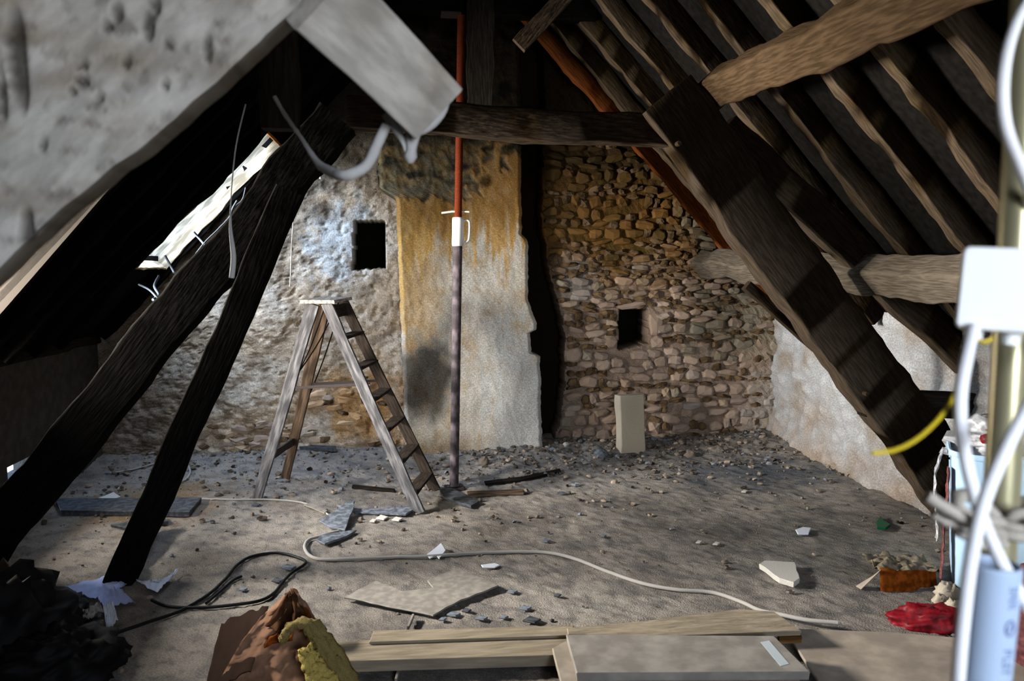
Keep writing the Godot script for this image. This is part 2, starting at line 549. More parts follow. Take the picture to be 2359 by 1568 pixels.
func shell():
	# floor: dirt, plaster dust and debris
	var nu := 360; var nv := 420
	var x0 := -3.1; var x1 := 4.3; var z0 := -0.35; var z1 := 9.6
	var v := PackedVector3Array(); var col := PackedColorArray()
	for j in nv:
		var tz := float(j) / (nv - 1)
		var z := lerpf(z1, z0, tz)
		for i in nu:
			var x := lerpf(x0, x1, float(i) / (nu - 1))
			var h := floor_h(x, z)
			var fine := n1.get_noise_2d(x * 9 + 50, z * 9) * 0.008 + n1.get_noise_2d(x * 22, z * 22 + 9) * 0.010
			fine *= 0.75 + 0.6 * smoothstep(2.2, 0.2, z)
			v.append(Vector3(x, h + fine - 0.004, z))
			var c := lin(0.56, 0.535, 0.505)
			var p := n1.get_noise_2d(x * 0.9 + 20, z * 0.9)
			c = c.lerp(lin(0.60, 0.575, 0.54), clampf(p * 1.6, 0, 1))
			c = c.lerp(lin(0.37, 0.35, 0.33), clampf(-p * 1.8 - 0.1, 0, 1) * 0.7)
			var q := n1.get_noise_2d(x * 4 + 7, z * 5 + 3)
			c = c.lerp(lin(0.34, 0.34, 0.35), clampf(q * 1.6, 0, 0.5))
			c = c.lerp(lin(0.27, 0.265, 0.26), smoothstep(0.25, 0.5, n1.get_noise_2d(x * 14 + 33, z * 11)) * 0.5)
			# blue-grey slate dust on the right, ochre dirt on the left
			var blue := smoothstep(1.0, 0.2, Vector2((x - 3.0) / 0.95, (z - 1.25) / 0.75).length() + n1.get_noise_2d(x * 3, z * 3) * 0.5)
			c = c.lerp(lin(0.30, 0.33, 0.37), blue * 0.75)
			var och := smoothstep(1.0, 0.2, Vector2((x + 1.9) / 0.8, (z - 1.4) / 0.9).length() + n1.get_noise_2d(x * 3 + 9, z * 3) * 0.5)
			c = c.lerp(lin(0.50, 0.41, 0.29), och * 0.7)
			col.append(c)
	struct("floor", smooth(v, grid_idx(nu, nv), col), M.floor, "dusty attic floor strewn with dirt and fine rubble")
	var fl: Node3D = get_node("floor")
	put("floor_deck", box(Vector3(x0, -0.3, z0), Vector3(x1, -0.06, z1)), M.core, fl)
	# fine rubble over the floor, thicker along the far wall
	var mm := MultiMesh.new()
	mm.transform_format = MultiMesh.TRANSFORM_3D
	mm.use_colors = true
	mm.mesh = boulder(50, 6, 0.3)
	var tr := []
	var cl := []
	rng.seed = 5
	for k in 5200:
		var x := rng.randf_range(-2.6, 3.7)
		var z := 0.02 + absf(rng.randf_range(-1, 1) * rng.randf()) * 4.6
		if k % 3 == 0:
			x = rng.randf_range(0.2, 3.6); z = 0.05 + pow(rng.randf(), 1.6) * 1.0
		var s := 0.006 + pow(rng.randf(), 6.0) * 0.04
		if z > 2.0: s *= 0.7
		var b := Basis.from_euler(Vector3(rng.randf() * TAU, rng.randf() * TAU, 0)).scaled(Vector3(s * rng.randf_range(0.8, 1.6), s * 0.7, s))
		tr.append(Transform3D(b, Vector3(x, floor_h(x, z) + s * 0.2, z)))
		var g := rng.randf_range(0.5, 1.1)
		cl.append(lin(0.55 * g, 0.50 * g, 0.45 * g) if rng.randf() > 0.12 else lin(0.43, 0.445, 0.465))
	mm.instance_count = tr.size()
	for k in tr.size():
		mm.set_instance_transform(k, tr[k])
		mm.set_instance_color(k, cl[k])
	var mi := MultiMeshInstance3D.new()
	mi.name = "floor_rubble"
	mi.multimesh = mm
	var gm := mat(Color(1, 1, 1), 0.95)
	gm.vertex_color_use_as_albedo = true
	mi.material_override = gm
	mi.set_meta("kind", "stuff")
	fl.add_child(mi)
	# eaves wall on the right: rough limewashed rubble
	side_wall()
	# eaves wall on the left with its low window opening
	var wl := flat_st()
	var xa := -3.15; var xb := -2.75
	var top := roof_y(xb) + 0.02
	add_box(wl, Vector3(xa, -0.1, -0.4), Vector3(xb, top, 0.78))
	add_box(wl, Vector3(xa, -0.1, 0.78), Vector3(xb, 0.13, 1.95))
	add_box(wl, Vector3(xa, 0.37, 0.78), Vector3(xb, top, 1.95))
	add_box(wl, Vector3(xa, 0.13, 1.72), Vector3(xb, 0.37, 1.95))
	add_box(wl, Vector3(xa, -0.1, 2.55), Vector3(xb, top, 9.6))
	add_box(wl, Vector3(xa, -0.1, 1.95), Vector3(xb, 0.66, 2.55))
	add_box(wl, Vector3(xa, 1.1, 1.95), Vector3(xb, top, 2.55))
	struct("wall_left", done(wl), mat(Color(0.27, 0.255, 0.235), 0.95, T.soft, Vector3(1.5, 1.5, 1.5), T.n_grit, 0.4), "low left eaves wall with dull limewash and an unglazed opening")
	# near end wall behind the viewer, with an opening
	var wn := flat_st()
	add_box(wn, Vector3(-3.15, -0.1, 9.4), Vector3(0.45, 4.9, 9.6))
	add_box(wn, Vector3(1.55, -0.1, 9.4), Vector3(4.3, 4.9, 9.6))
	add_box(wn, Vector3(0.45, -0.1, 9.4), Vector3(1.55, 1.5, 9.6))
	add_box(wn, Vector3(0.45, 2.7, 9.4), Vector3(1.55, 4.9, 9.6))
	struct("wall_near", done(wn), mat(Color(0.30, 0.28, 0.26), 0.95, T.cloud, Vector3(1.5, 1.5, 1.5)))
	# low screen added unseen behind the viewer to shade the lower-left floor
	var pt := flat_st()
	add_box(pt, Vector3(-2.75, -0.05, 8.2), Vector3(0.35, 1.72, 8.26))
	struct("wall_added_screen", done(pt), M.oak_dark)
	# roof slopes: dark boarding under the slates; the left one has a gap of slipped slates beside the gable
	var th := 0.06
	var rl := flat_st()
	for a in [[-2.95, RX, -0.6, 0.14], [-2.95, -2.15, 0.14, 0.92], [-1.12, RX, 0.14, 0.92], [-2.95, RX, 0.92, 2.45], [-2.95, -2.5, 2.45, 3.42], [-1.6, RX, 2.45, 3.42], [-2.95, RX, 3.42, 9.7]]:
		slope_slab(rl, a[0], a[1], a[2], a[3], th)
	struct("ceiling", done(rl), M.slate_dark, "dark underside of the left roof slope")
	# dormer in the left slope beside the viewer
	var dm := flat_st()
	add_box(dm, Vector3(-3.26, 1.38, 2.4), Vector3(-2.48, 1.43, 3.47))
	add_box(dm, Vector3(-3.26, 2.36, 2.4), Vector3(-1.62, 2.42, 3.47))
	for zc in [2.40, 3.42]:
		var o := [Vector2(-2.48, 1.38), Vector2(-3.26, 1.38), Vector2(-3.26, 2.42), Vector2(-1.58, 2.42)]
		for k in 4:
			var a: Vector2 = o[k]; var b: Vector2 = o[(k + 1) % 4]
			quad(dm, Vector3(a.x, a.y, zc), Vector3(a.x, a.y, zc + 0.05), Vector3(b.x, b.y, zc + 0.05), Vector3(b.x, b.y, zc))
		quad(dm, Vector3(o[1].x, o[1].y, zc + 0.05), Vector3(o[0].x, o[0].y, zc + 0.05), Vector3(o[3].x, o[3].y, zc + 0.05), Vector3(o[2].x, o[2].y, zc + 0.05))
		quad(dm, Vector3(o[0].x, o[0].y, zc), Vector3(o[1].x, o[1].y, zc), Vector3(o[2].x, o[2].y, zc), Vector3(o[3].x, o[3].y, zc))
	struct("window_2", done(dm), M.core, "dormer opening in the left roof slope")
	var rr := flat_st()
	slope_slab(rr, RX, 4.6, -0.6, 9.7, th)
	struct("ceiling", done(rr), M.slate_dark, "dark underside of the right roof slope")
	# timber lining of the roof gap
	var w := thing("window_1", "bright roof opening lined with pale boards high on the left slope", "roof opening", Vector3(-1.62, roof_y(-1.62), 0.48))
	w.set_meta("kind", "structure")
	w.remove_meta("category")
	var ya := roof_y(-2.15); var yb := roof_y(-1.12)
	var nrm := Vector3(-RS, 1, 0).normalized()
	var A := Vector3(-2.15, ya, 0); var B := Vector3(-1.12, yb, 0)
	for spec in [[0.13, "lining_board", M.reveal], [0.93, "lining_board", M.reveal]]:
		beam(w, spec[1], A + nrm * 0.02 + Vector3(0, 0, spec[0]), B + nrm * 0.02 + Vector3(0, 0, spec[0]), 0.2, 0.02, spec[2], 3, 0.003, 0.003)
	beam(w, "lining_board", B + nrm * 0.02 + Vector3(0, 0, 0.14), B + nrm * 0.02 + Vector3(0, 0, 0.92), 0.2, 0.02, M.reveal_orange, 4, 0.003, 0.003, nrm.cross(Vector3(0, 0, 1)))
	beam(w, "lining_board", A + nrm * 0.02 + Vector3(0, 0, 0.14), A + nrm * 0.02 + Vector3(0, 0, 0.92), 0.2, 0.02, M.reveal, 5, 0.003, 0.003, nrm.cross(Vector3(0, 0, 1)))
	beam(w, "glazing_bar", A + nrm * 0.06 + Vector3(0, 0, 0.5), B + nrm * 0.06 + Vector3(0, 0, 0.5), 0.03, 0.025, M.reveal, 6, 0.002, 0.003)

func slope_slab(st: SurfaceTool, xa: float, xb: float, za: float, zb: float, th: float):
	var p := []
	for y in [0.0, th]:
		for z in [zb, za]:
			p.append(Vector3(xa, roof_y(xa) + y, z)); p.append(Vector3(xb, roof_y(xb) + y, z))
	# p: 0,1 near bottom; 2,3 far bottom; 4,5 near top; 6,7 far top
	quad(st, p[2], p[3], p[1], p[0]); quad(st, p[4], p[5], p[7], p[6])
	quad(st, p[0], p[1], p[5], p[4]); quad(st, p[3], p[2], p[6], p[7])
	quad(st, p[1], p[3], p[7], p[5]); quad(st, p[2], p[0], p[4], p[6])

func side_wall():
	var nu := 330; var nv := 60
	var v := PackedVector3Array(); var col := PackedColorArray()
	for j in nv:
		var t := float(j) / (nv - 1)
		for i in nu:
			var z := lerpf(-0.1, 9.5, float(i) / (nu - 1))
			var y := lerpf(-0.1, 1.42, t)
			var cell := n3.get_noise_2d(z * 5.5 + n1.get_noise_2d(z * 4, y * 4) * 0.6, y * 9.0)
			var d := clampf((cell + 1.0) * 1.6, 0, 1)
			var x := 3.72 + 0.06 * smoothstep(1.5, 0.0, z) - d * 0.022 + n1.get_noise_2d(z * 2, y * 2) * 0.05 - 0.07 * smoothstep(0.35, 0.0, y)
			v.append(Vector3(x, y, z))
			var c := lin(0.72, 0.73, 0.74).lerp(lin(0.62, 0.56, 0.50), clampf(n1.get_noise_2d(z * 1.7, y * 2 + 5) * 1.4 + 0.15, 0, 0.8))
			c = c.lerp(lin(0.60, 0.52, 0.44), clampf((0.35 - y) * 2.2 + n1.get_noise_2d(z * 3, y * 3) * 0.5, 0, 0.8))
			c = c.lerp(lin(0.30, 0.28, 0.26), (1 - d) * 0.3)
			col.append(c)
	struct("wall_right", smooth(v, grid_idx(nu, nv), col), M.wall, "low right eaves wall of limewashed rubble")
	put("masonry_core", box(Vector3(3.86, -0.1, -0.4), Vector3(4.25, 1.4, 9.6)), M.core, get_node("wall_right"))

# ------------------------------------------------------------------ the gable wall
const NICHES := [[-0.44, -0.15, 1.76, 2.20], [2.14, 2.43, 0.96, 1.35]]
func gable_tone(x: float, y: float) -> Color:              # wall material and stains, with some shade painted in
	var p := n1.get_noise_2d(x * 1.6, y * 1.6 + 30)
	var q := n1.get_noise_2d(x * 5 + 11, y * 5)
	var c: Color
	if x < 0.7:
		c = lin(0.80, 0.715, 0.61).lerp(lin(0.85, 0.80, 0.73), clampf(p * 1.6 + 0.3, 0, 1))
		c = c.lerp(lin(0.55, 0.47, 0.39), clampf(q * 1.6, 0, 0.65))
		var lime := smoothstep(1.0, 0.35, Vector2((x + 0.58) / 0.42, (y - 2.02) / 0.48).length() + n1.get_noise_2d(x * 4, y * 4) * 0.7)
		c = c.lerp(lin(0.80, 0.825, 0.835), lime * 0.8)
		var och := smoothstep(1.0, 0.3, Vector2((x + 0.35) / 0.6, (y - 0.45) / 0.5).length() + n1.get_noise_2d(x * 3 + 4, y * 3) * 0.6)
		c = c.lerp(lin(0.76, 0.58, 0.36), och * 0.8)
		var dark_patch := smoothstep(0.25, -0.25, x + 1.05 - (y - 1.6) * 0.55 + n1.get_noise_2d(x * 4 + 3, y * 4) * 0.35) * smoothstep(1.3, 2.0, y)
		c = c.lerp(lin(0.27, 0.25, 0.23), dark_patch * 0.75)  # soot and the shade of the beams, both painted dark
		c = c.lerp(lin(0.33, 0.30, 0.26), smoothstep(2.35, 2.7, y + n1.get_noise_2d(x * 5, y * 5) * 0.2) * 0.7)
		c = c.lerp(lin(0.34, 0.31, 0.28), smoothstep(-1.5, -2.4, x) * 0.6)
	else:
		c = lin(0.69, 0.605, 0.54).lerp(lin(0.77, 0.69, 0.625), clampf(p * 1.5 + 0.2, 0, 1))
		var rust := smoothstep(1.35, 2.05, y + n1.get_noise_2d(x * 2.2, y * 2.2) * 0.45) * smoothstep(3.35, 2.7, x)
		c = c.lerp(lin(0.50, 0.36, 0.17), rust * 0.95)
		c = c.lerp(lin(0.36, 0.31, 0.17), clampf(q * 2.0, 0, 0.7) * rust)
		var green := smoothstep(2.7, 3.2, x + n1.get_noise_2d(x * 3, y * 3 + 8) * 0.4) * smoothstep(0.75, 1.05, y)
		c = c.lerp(lin(0.57, 0.54, 0.47), green * 0.85)
		c = c.lerp(lin(0.62, 0.60, 0.58), smoothstep(0.25, 0.1, Vector2((x - 1.72) / 1.0, (y - 1.62) / 1.3).length()) * 0.8)
		c = c.lerp(lin(0.70, 0.675, 0.65), smoothstep(3.3, 3.75, x) * smoothstep(1.0, 0.4, y) * 0.8)
		c = c.lerp(lin(0.31, 0.26, 0.19), smoothstep(2.45, 2.8, y) * 0.75)
	c = c.lerp(lin(0.12, 0.105, 0.09), smoothstep(2.75, 3.15, y) * 0.85)     # dimness under the ridge painted in as near black
	return c

func shadow_band_edge(y: float) -> float:                        # right side of the recess added for the breast's shadow
	var ys := [-0.2, 0.1, 0.55, 1.07, 1.40, 1.67, 2.0, 2.3, 3.0, 5.0]
	var xs := [1.47, 1.50, 1.58, 1.58, 1.52, 1.43, 1.38, 1.33, 1.36, 1.36]
	for k in ys.size() - 1:
		if y <= ys[k + 1]: return lerpf(xs[k], xs[k + 1], (y - ys[k]) / (ys[k + 1] - ys[k])) + n1.get_noise_2d(y * 5, 77.0) * 0.03
	return 1.36
func gable():
	var nu := 520; var nv := 300
	var v := PackedVector3Array(); var col := PackedColorArray()
	for j in nv:
		for i in nu:
			var x := lerpf(-3.2, 4.35, float(i) / (nu - 1))
			var top := maxf(roof_y(x) + 0.03, 0.35)
			var y := lerpf(-0.12, top, float(j) / (nv - 1))
			var h := 0.0
			var crack := 0.0
			if x < 0.7:
				# thin render over coursed rubble
				var wx := x + n1.get_noise_2d(x * 3, y * 3) * 0.10
				var wy := y + n1.get_noise_2d(x * 3 + 30, y * 3) * 0.06
				var cell := n3.get_noise_2d(wx * 4.4, wy * 8.5)
				var show := 0.25 + 0.75 * smoothstep(0.9, 0.2, y) + 0.4 * smoothstep(-1.2, -1.8, x)
				h = clampf((cell + 1.0) * 1.3, 0, 1) * 0.011 * show + n1.get_noise_2d(x * 2.2, y * 2.2) * 0.025 + n1.get_noise_2d(x * 9, y * 9) * 0.009
				crack = clampf(1.0 - (cell + 1.0) * 5.0, 0, 1) * show * 0.35
				var pit := smoothstep(0.22, 0.42, n1.get_noise_2d(x * 13 + y * 7, y * 21 - x * 5))
				h -= pit * 0.005
				crack = maxf(crack, pit * 0.38)
				var ragged := n1.get_noise_2d(x * 6 + 80, y * 6)
				h -= 0.012 * smoothstep(0.28, 0.36, ragged)
			else:
				h = -0.036 + n1.get_noise_2d(x * 12, y * 12) * 0.016
				if x > 3.25: h += 0.03 * smoothstep(3.25, 3.6, x)
				crack = 0.30 * (1.0 - smoothstep(3.25, 3.6, x))
			if x > 0.9 and x < shadow_band_edge(y):
				h = -0.27
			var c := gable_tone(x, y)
			if x > 0.9 and x < shadow_band_edge(y): c = lin(0.15, 0.13, 0.11)  # band painted dark as the shadow beside the breast
			c = c.lerp(lin(0.13, 0.11, 0.09), crack)
			for k in NICHES:
				var e := n2.get_noise_2d(x * 6, y * 6) * 0.02
				if x > k[0] + e and x < k[1] + e * 0.5 and y > k[2] + e + 0.05 * smoothstep(k[0], k[1], x) * float(k[0] > 1) and y < k[3]:
					h = -0.36
					c = lin(0.10, 0.09, 0.08)  # shade inside the niche painted as near black
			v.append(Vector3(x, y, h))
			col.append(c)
	struct("wall_far", smooth(v, grid_idx(nu, nv), col), M.wall, "far gable wall of rubble stone with old render and two square niches")
	var w: Node3D = get_node("wall_far")
	var st := flat_st()
	add_box(st, Vector3(-3.2, -0.1, -0.62), Vector3(4.35, 1.2, -0.42))
	quad(st, Vector3(-3.0, 1.2, -0.42), Vector3(4.2, 1.2, -0.42), Vector3(RX + 0.01, RY, -0.42), Vector3(RX - 0.01, RY, -0.42))
	put("masonry_core", done(st), M.core, w)
	# walling stones: each its own part
	var shapes := []
	for k in 14: shapes.append(boulder(k))
	var tones := {}
	var made := []
	rng.seed = 42
	var y := 0.03
	while y < 3.05:
		var rh := rng.randf_range(0.05, 0.12)
		var xl := shadow_band_edge(y + rh / 2) + 0.01
		var xr := minf(3.78, RX + (RY - y) / RS - 0.12)
		if y > 1.2: xr = minf(xr, 3.65)
		var x := xl + rng.randf_range(-0.01, 0.02)
		while x < xr:
			var sw := rng.randf_range(0.075, 0.235)
			var sh := rh * rng.randf_range(0.7, 1.35)
			var cx := x + sw / 2
			var cy := y + rh / 2 + rng.randf_range(-0.028, 0.028) + sin(cx * 2.3) * 0.03
			x += sw * rng.randf_range(0.9, 1.04)
			var hit := false
			for k in NICHES:
				if cx + sw * 0.42 > k[0] and cx - sw * 0.42 < k[1] and cy + sh * 0.4 > k[2] and cy - sh * 0.4 < k[3]: hit = true
			if hit or rng.randf() < 0.03: continue
			made.append([cx, cy, sw, sh])
		y += rh
	# the dressed stones round the right niche, and a few tall upright ones
	for k in [[2.28, 1.395, 0.40, 0.075], [2.515, 1.22, 0.16, 0.27], [2.53, 1.02, 0.15, 0.14], [2.36, 0.90, 0.22, 0.12], [2.06, 1.2, 0.14, 0.13], [2.05, 1.04, 0.15, 0.16]]: made.append(k)
	# stones breaking through the render low on the left
	for k in 70:
		var cx := rng.randf_range(-1.95, -0.12)
		made.append([cx, rng.randf_range(0.06, 0.75 if cx > -0.9 else 0.3), rng.randf_range(0.10, 0.24), rng.randf_range(0.05, 0.10)])
	for k in [-1.55, -1.28, -1.02, -0.8]: made.append([k, 0.085, 0.25, 0.10])
	made.sort_custom(func(a, b): return a[2] * a[3] > b[2] * b[3])
	var rest := flat_st()
	for k in made.size():
		var s = made[k]
		var left: bool = s[0] < 0.7
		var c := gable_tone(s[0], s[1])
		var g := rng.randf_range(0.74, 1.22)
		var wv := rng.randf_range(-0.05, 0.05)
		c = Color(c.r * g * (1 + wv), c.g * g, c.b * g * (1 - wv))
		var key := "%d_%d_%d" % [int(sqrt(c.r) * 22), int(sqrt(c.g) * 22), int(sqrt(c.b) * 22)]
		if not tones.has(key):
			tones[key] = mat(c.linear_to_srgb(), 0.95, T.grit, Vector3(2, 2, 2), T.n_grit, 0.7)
		var dz := rng.randf_range(0.07, 0.115)
		var b := Basis.from_euler(Vector3(rng.randf_range(-0.16, 0.16), rng.randf_range(-0.18, 0.18), rng.randf_range(-0.24, 0.24)))
		if rng.randf() < 0.5: b = b * Basis(Vector3(0, 0, 1), PI)
		b = b * Basis.from_scale(Vector3(s[2], s[3], dz))
		var tr := Transform3D(b, Vector3(s[0], s[1], -0.035 if not left else -0.022))
		if k < 300:
			put("stone", shapes[rng.randi() % 14], tones[key], w, tr)
		else:
			rest.append_from(shapes[rng.randi() % 14], 0, tr)
	var more := put("small_stones", rest.commit(), mat(Color(0.50, 0.41, 0.31), 0.95, T.cloud, Vector3(1.5, 1.5, 1.5), T.n_grit, 0.7), w)
	more.set_meta("kind", "stuff")

func chimney():
	var ys := [-0.1, 0.93, 0.96, 1.15, 1.18, 1.24, 1.32, 1.45, 1.96, 2.03, 2.08, 2.95, 4.4]
	var xs := [1.32, 1.295, 1.215, 1.20, 1.255, 1.265, 1.225, 1.18, 1.175, 1.165, 1.115, 1.105, 1.09]
	var nf := 150; var nk := 8; var nv := 300
	var nu := nf + nk * 2
	var v := PackedVector3Array(); var col := PackedColorArray()
	for j in nv:
		var y := lerpf(-0.1, 4.4, float(j) / (nv - 1))
		var xr: float = xs[0]
		for k in ys.size() - 1:
			if y >= ys[k]: xr = lerpf(xs[k], xs[k + 1], clampf((y - ys[k]) / (ys[k + 1] - ys[k]), 0, 1))
		xr += n1.get_noise_2d(y * 9, 3.0) * 0.012
		var xl := lerpf(0.02, -0.04, clampf(y / 2.3, 0, 1)) - 0.16 * smoothstep(2.38, 2.5, y) + n1.get_noise_2d(y * 8, 9.0) * 0.010
		for i in nu:
			var x: float; var z := 0.26
			if i < nk:
				x = xl; z = lerpf(-0.05, 0.26, float(i) / nk)
			elif i >= nk + nf:
				x = xr; z = lerpf(0.26, -0.05, float(i - nk - nf + 1) / nk)
			else:
				x = lerpf(xl, xr, float(i - nk) / (nf - 1))
			var front := i >= nk and i < nk + nf
			var rag := n1.get_noise_2d(x * 5, y * 5 + 60)
			var up := y + rag * 0.12                                     # where the plaster has come away at the top
			var bare := smoothstep(2.36, 2.42, up) * (1.0 - smoothstep(0.62, 0.72, x + rag * 0.3) * smoothstep(2.9, 2.75, up + rag * 0.3))
			if front:
				var edge := minf(x - xl, xr - x)
				z -= 0.03 * smoothstep(0.035, 0.0, edge)
				z += n1.get_noise_2d(x * 1.8, y * 1.5) * 0.018 + n1.get_noise_2d(x * 10, y * 10) * 0.004
				z -= bare * (0.014 + 0.012 * n1.get_noise_2d(x * 9, y * 9))
			else:
				x += n1.get_noise_2d(z * 9, y * 9) * 0.012
			v.append(Vector3(x, y, z))
			var drip := n1.get_noise_2d(x * 16, y * 1.2)
			var q := n1.get_noise_2d(x * 4 + 2, y * 4)
			var c := lin(0.86, 0.84, 0.79)
			var och := clampf(smoothstep(0.55, 0.0, x + drip * 0.25) * 0.85 * smoothstep(0.9, 1.3, y + q * 0.3) + smoothstep(1.75, 2.15, y + drip * 0.35 + q * 0.15) * 0.95 + drip * 0.5, 0, 1)
			c = c.lerp(lin(0.84, 0.67, 0.39), och)
			c = c.lerp(lin(0.60, 0.44, 0.24), smoothstep(1.95, 2.3, y + drip * 0.2) * 0.75)
			c = c.lerp(lin(0.74, 0.61, 0.43), clampf(q * 1.2, 0, 0.5))
			c = c.lerp(lin(0.80, 0.81, 0.80), smoothstep(0.6, 0.9, x + drip * 0.4) * smoothstep(1.4, 0.8, y + q * 0.3) * 0.8)
			# soft shadow low on the left, painted into the plaster colour
			var dark_patch := smoothstep(1.0, 0.45, Vector2((x - 0.20) / 0.36, (y - 0.72) / 0.52).rotated(0.35).length() + q * 0.25)
			c = c.lerp(lin(0.20, 0.175, 0.15), dark_patch * 0.88)
			c = c.lerp(lin(0.46, 0.37, 0.24), smoothstep(0.35, 0.05, y) * smoothstep(0.95, 0.5, x) * 0.7)
			var rubble := lin(0.47, 0.44, 0.37).lerp(lin(0.60, 0.51, 0.36), clampf(n1.get_noise_2d(x * 5, y * 9) * 2.0 + 0.4, 0, 1)).lerp(lin(0.24, 0.24, 0.21), clampf(n1.get_noise_2d(x * 3 + 5, y * 6) * 2.2, 0, 0.9))
			c = c.lerp(rubble, bare)
			c = c.lerp(lin(0.14, 0.11, 0.07), smoothstep(1.0, 0.4, Vector2((x - 0.78) / 0.10, (y - 2.55) / 0.08).length() + rag * 0.4) * 0.8)
			c = c.lerp(lin(0.10, 0.09, 0.08), smoothstep(2.78, 3.0, y + rag * 0.1) * 0.9)  # dimness of the upper breast painted into its colour
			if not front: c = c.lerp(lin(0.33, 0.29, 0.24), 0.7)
			col.append(c)
	single("chimney_breast", "plastered chimney breast stained ochre with dark shade painted in, standing out from the far gable", "chimney breast", smooth(v, grid_idx(nu, nv), col), M.chimney)

# ------------------------------------------------------------------ roof timbers
func roof_pt(x: float, off: float, z: float) -> Vector3:   # off: below the boarding, square to the slope
	var s := signf(x - RX)
	var n := Vector3(s * RS, 1, 0).normalized()
	return Vector3(x, roof_y(x), z) - n * off
const ORD := ["first", "second", "third", "fourth", "fifth", "sixth", "seventh", "eighth", "ninth", "tenth", "eleventh", "twelfth", "thirteenth"]
func lit_underside(p: Vector3, edge: float, k: float) -> Color:     # dark faces, light on the underside (+y) painted in as paleness
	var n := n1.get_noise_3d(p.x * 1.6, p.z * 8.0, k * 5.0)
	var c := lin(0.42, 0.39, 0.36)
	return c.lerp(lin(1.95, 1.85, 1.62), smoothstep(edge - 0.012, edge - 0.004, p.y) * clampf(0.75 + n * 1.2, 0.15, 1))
func roof_timbers():
	var right := [0.30, 0.78, 1.3, 1.85, 2.45, 2.95, 3.5, 3.97, 4.42, 4.95, 5.5, 6.1]
	for k in right.size():
		var z: float = right[k]
		var m = M.rafter_red if k == 0 else M.rafter
		var a := roof_pt(3.72, 0.075, z + 0.03)
		var b := roof_pt(RX + 0.03, 0.075, z)
		single("rafter", "%s common rafter from the far gable on the right roof slope" % ORD[k], "rafter", beam_mesh((b - a).length(), 0.14, 0.085, k + 1.0, 0.012, 0.008, 1.0, lit_underside.bind(0.07, k)), m, a, along(a, b).basis, "rafters on the right roof slope")
	var left := [0.08, 1.02, 1.45, 1.85, 2.25, 3.55]
	for k in left.size():
		var z: float = left[k]
		var a := roof_pt(-2.72, 0.06, z)
		var b := roof_pt(RX - 0.03, 0.06, z)
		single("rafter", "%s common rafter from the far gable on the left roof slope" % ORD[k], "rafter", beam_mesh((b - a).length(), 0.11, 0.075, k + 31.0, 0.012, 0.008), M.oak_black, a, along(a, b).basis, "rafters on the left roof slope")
	# purlins on the right
	var p1 := Vector3(2.98, 1.80, -0.05); var p2 := Vector3(2.98, 1.66, 5.0)
	single("purlin", "low grey purlin running from the far gable to the white junction box", "purlin", beam_mesh((p2 - p1).length(), 0.21, 0.19, 3.0, 0.02, 0.02), M.purlin_grey, p1, along(p1, p2, Vector3(1, 0.9, 0)).basis)
	p1 = Vector3(1.90, 2.84, 2.75); p2 = Vector3(1.86, 2.70, 5.6)
	single("purlin", "upper brown purlin rising out of the top right corner from the truss", "purlin", beam_mesh((p2 - p1).length(), 0.20, 0.17, 5.0, 0.015, 0.02), M.oak_brown, p1, along(p1, p2, Vector3(1, 0.9, 0)).basis)
	# high tie over the steel prop, with its short post and a loose brace
	p1 = Vector3(-0.32, 3.76, 1.35); p2 = Vector3(1.52, 3.76, 1.35)
	single("upper_collar", "dark high collar near the ridge above the steel prop", "collar beam", beam_mesh(1.84, 0.16, 0.12, 8.0), M.oak_black, p1, along(p1, p2).basis)
	p1 = bz(1105, 245, 1.6); p2 = bz(1107, 100, 1.6)
	p2.y = 3.74
	var hp := single("hanging_board", "dark upright board with a pale edge hanging above the collar beam", "board", beam_mesh((p2 - p1).length(), 0.20, 0.03, 9.0, 0.003, 0.003), M.oak_dark, p1, along(p1, p2).basis)
	hp.set_meta("label", "dark upright board hanging above the collar beam beside the steel prop")
	p1 = bz(1195, 105, 2.3); p2 = bz(1420, -130, 2.3)
	single("roof_brace", "thin brown brace slanting up to the right above the collar beam", "brace", beam_mesh((p2 - p1).length(), 0.11, 0.05, 10.0, 0.004, 0.004), M.timber, p1, along(p1, p2).basis)
	# left wall plate
	p1 = Vector3(-2.80, 1.12, -0.1); p2 = Vector3(-2.80, 1.12, 9.4)
	single("wall_plate", "dark timber plate on top of the left eaves wall", "wall plate", beam_mesh(9.5, 0.08, 0.16, 12.0), M.oak_dark, p1, along(p1, p2, Vector3(1, 0, 0)).basis)

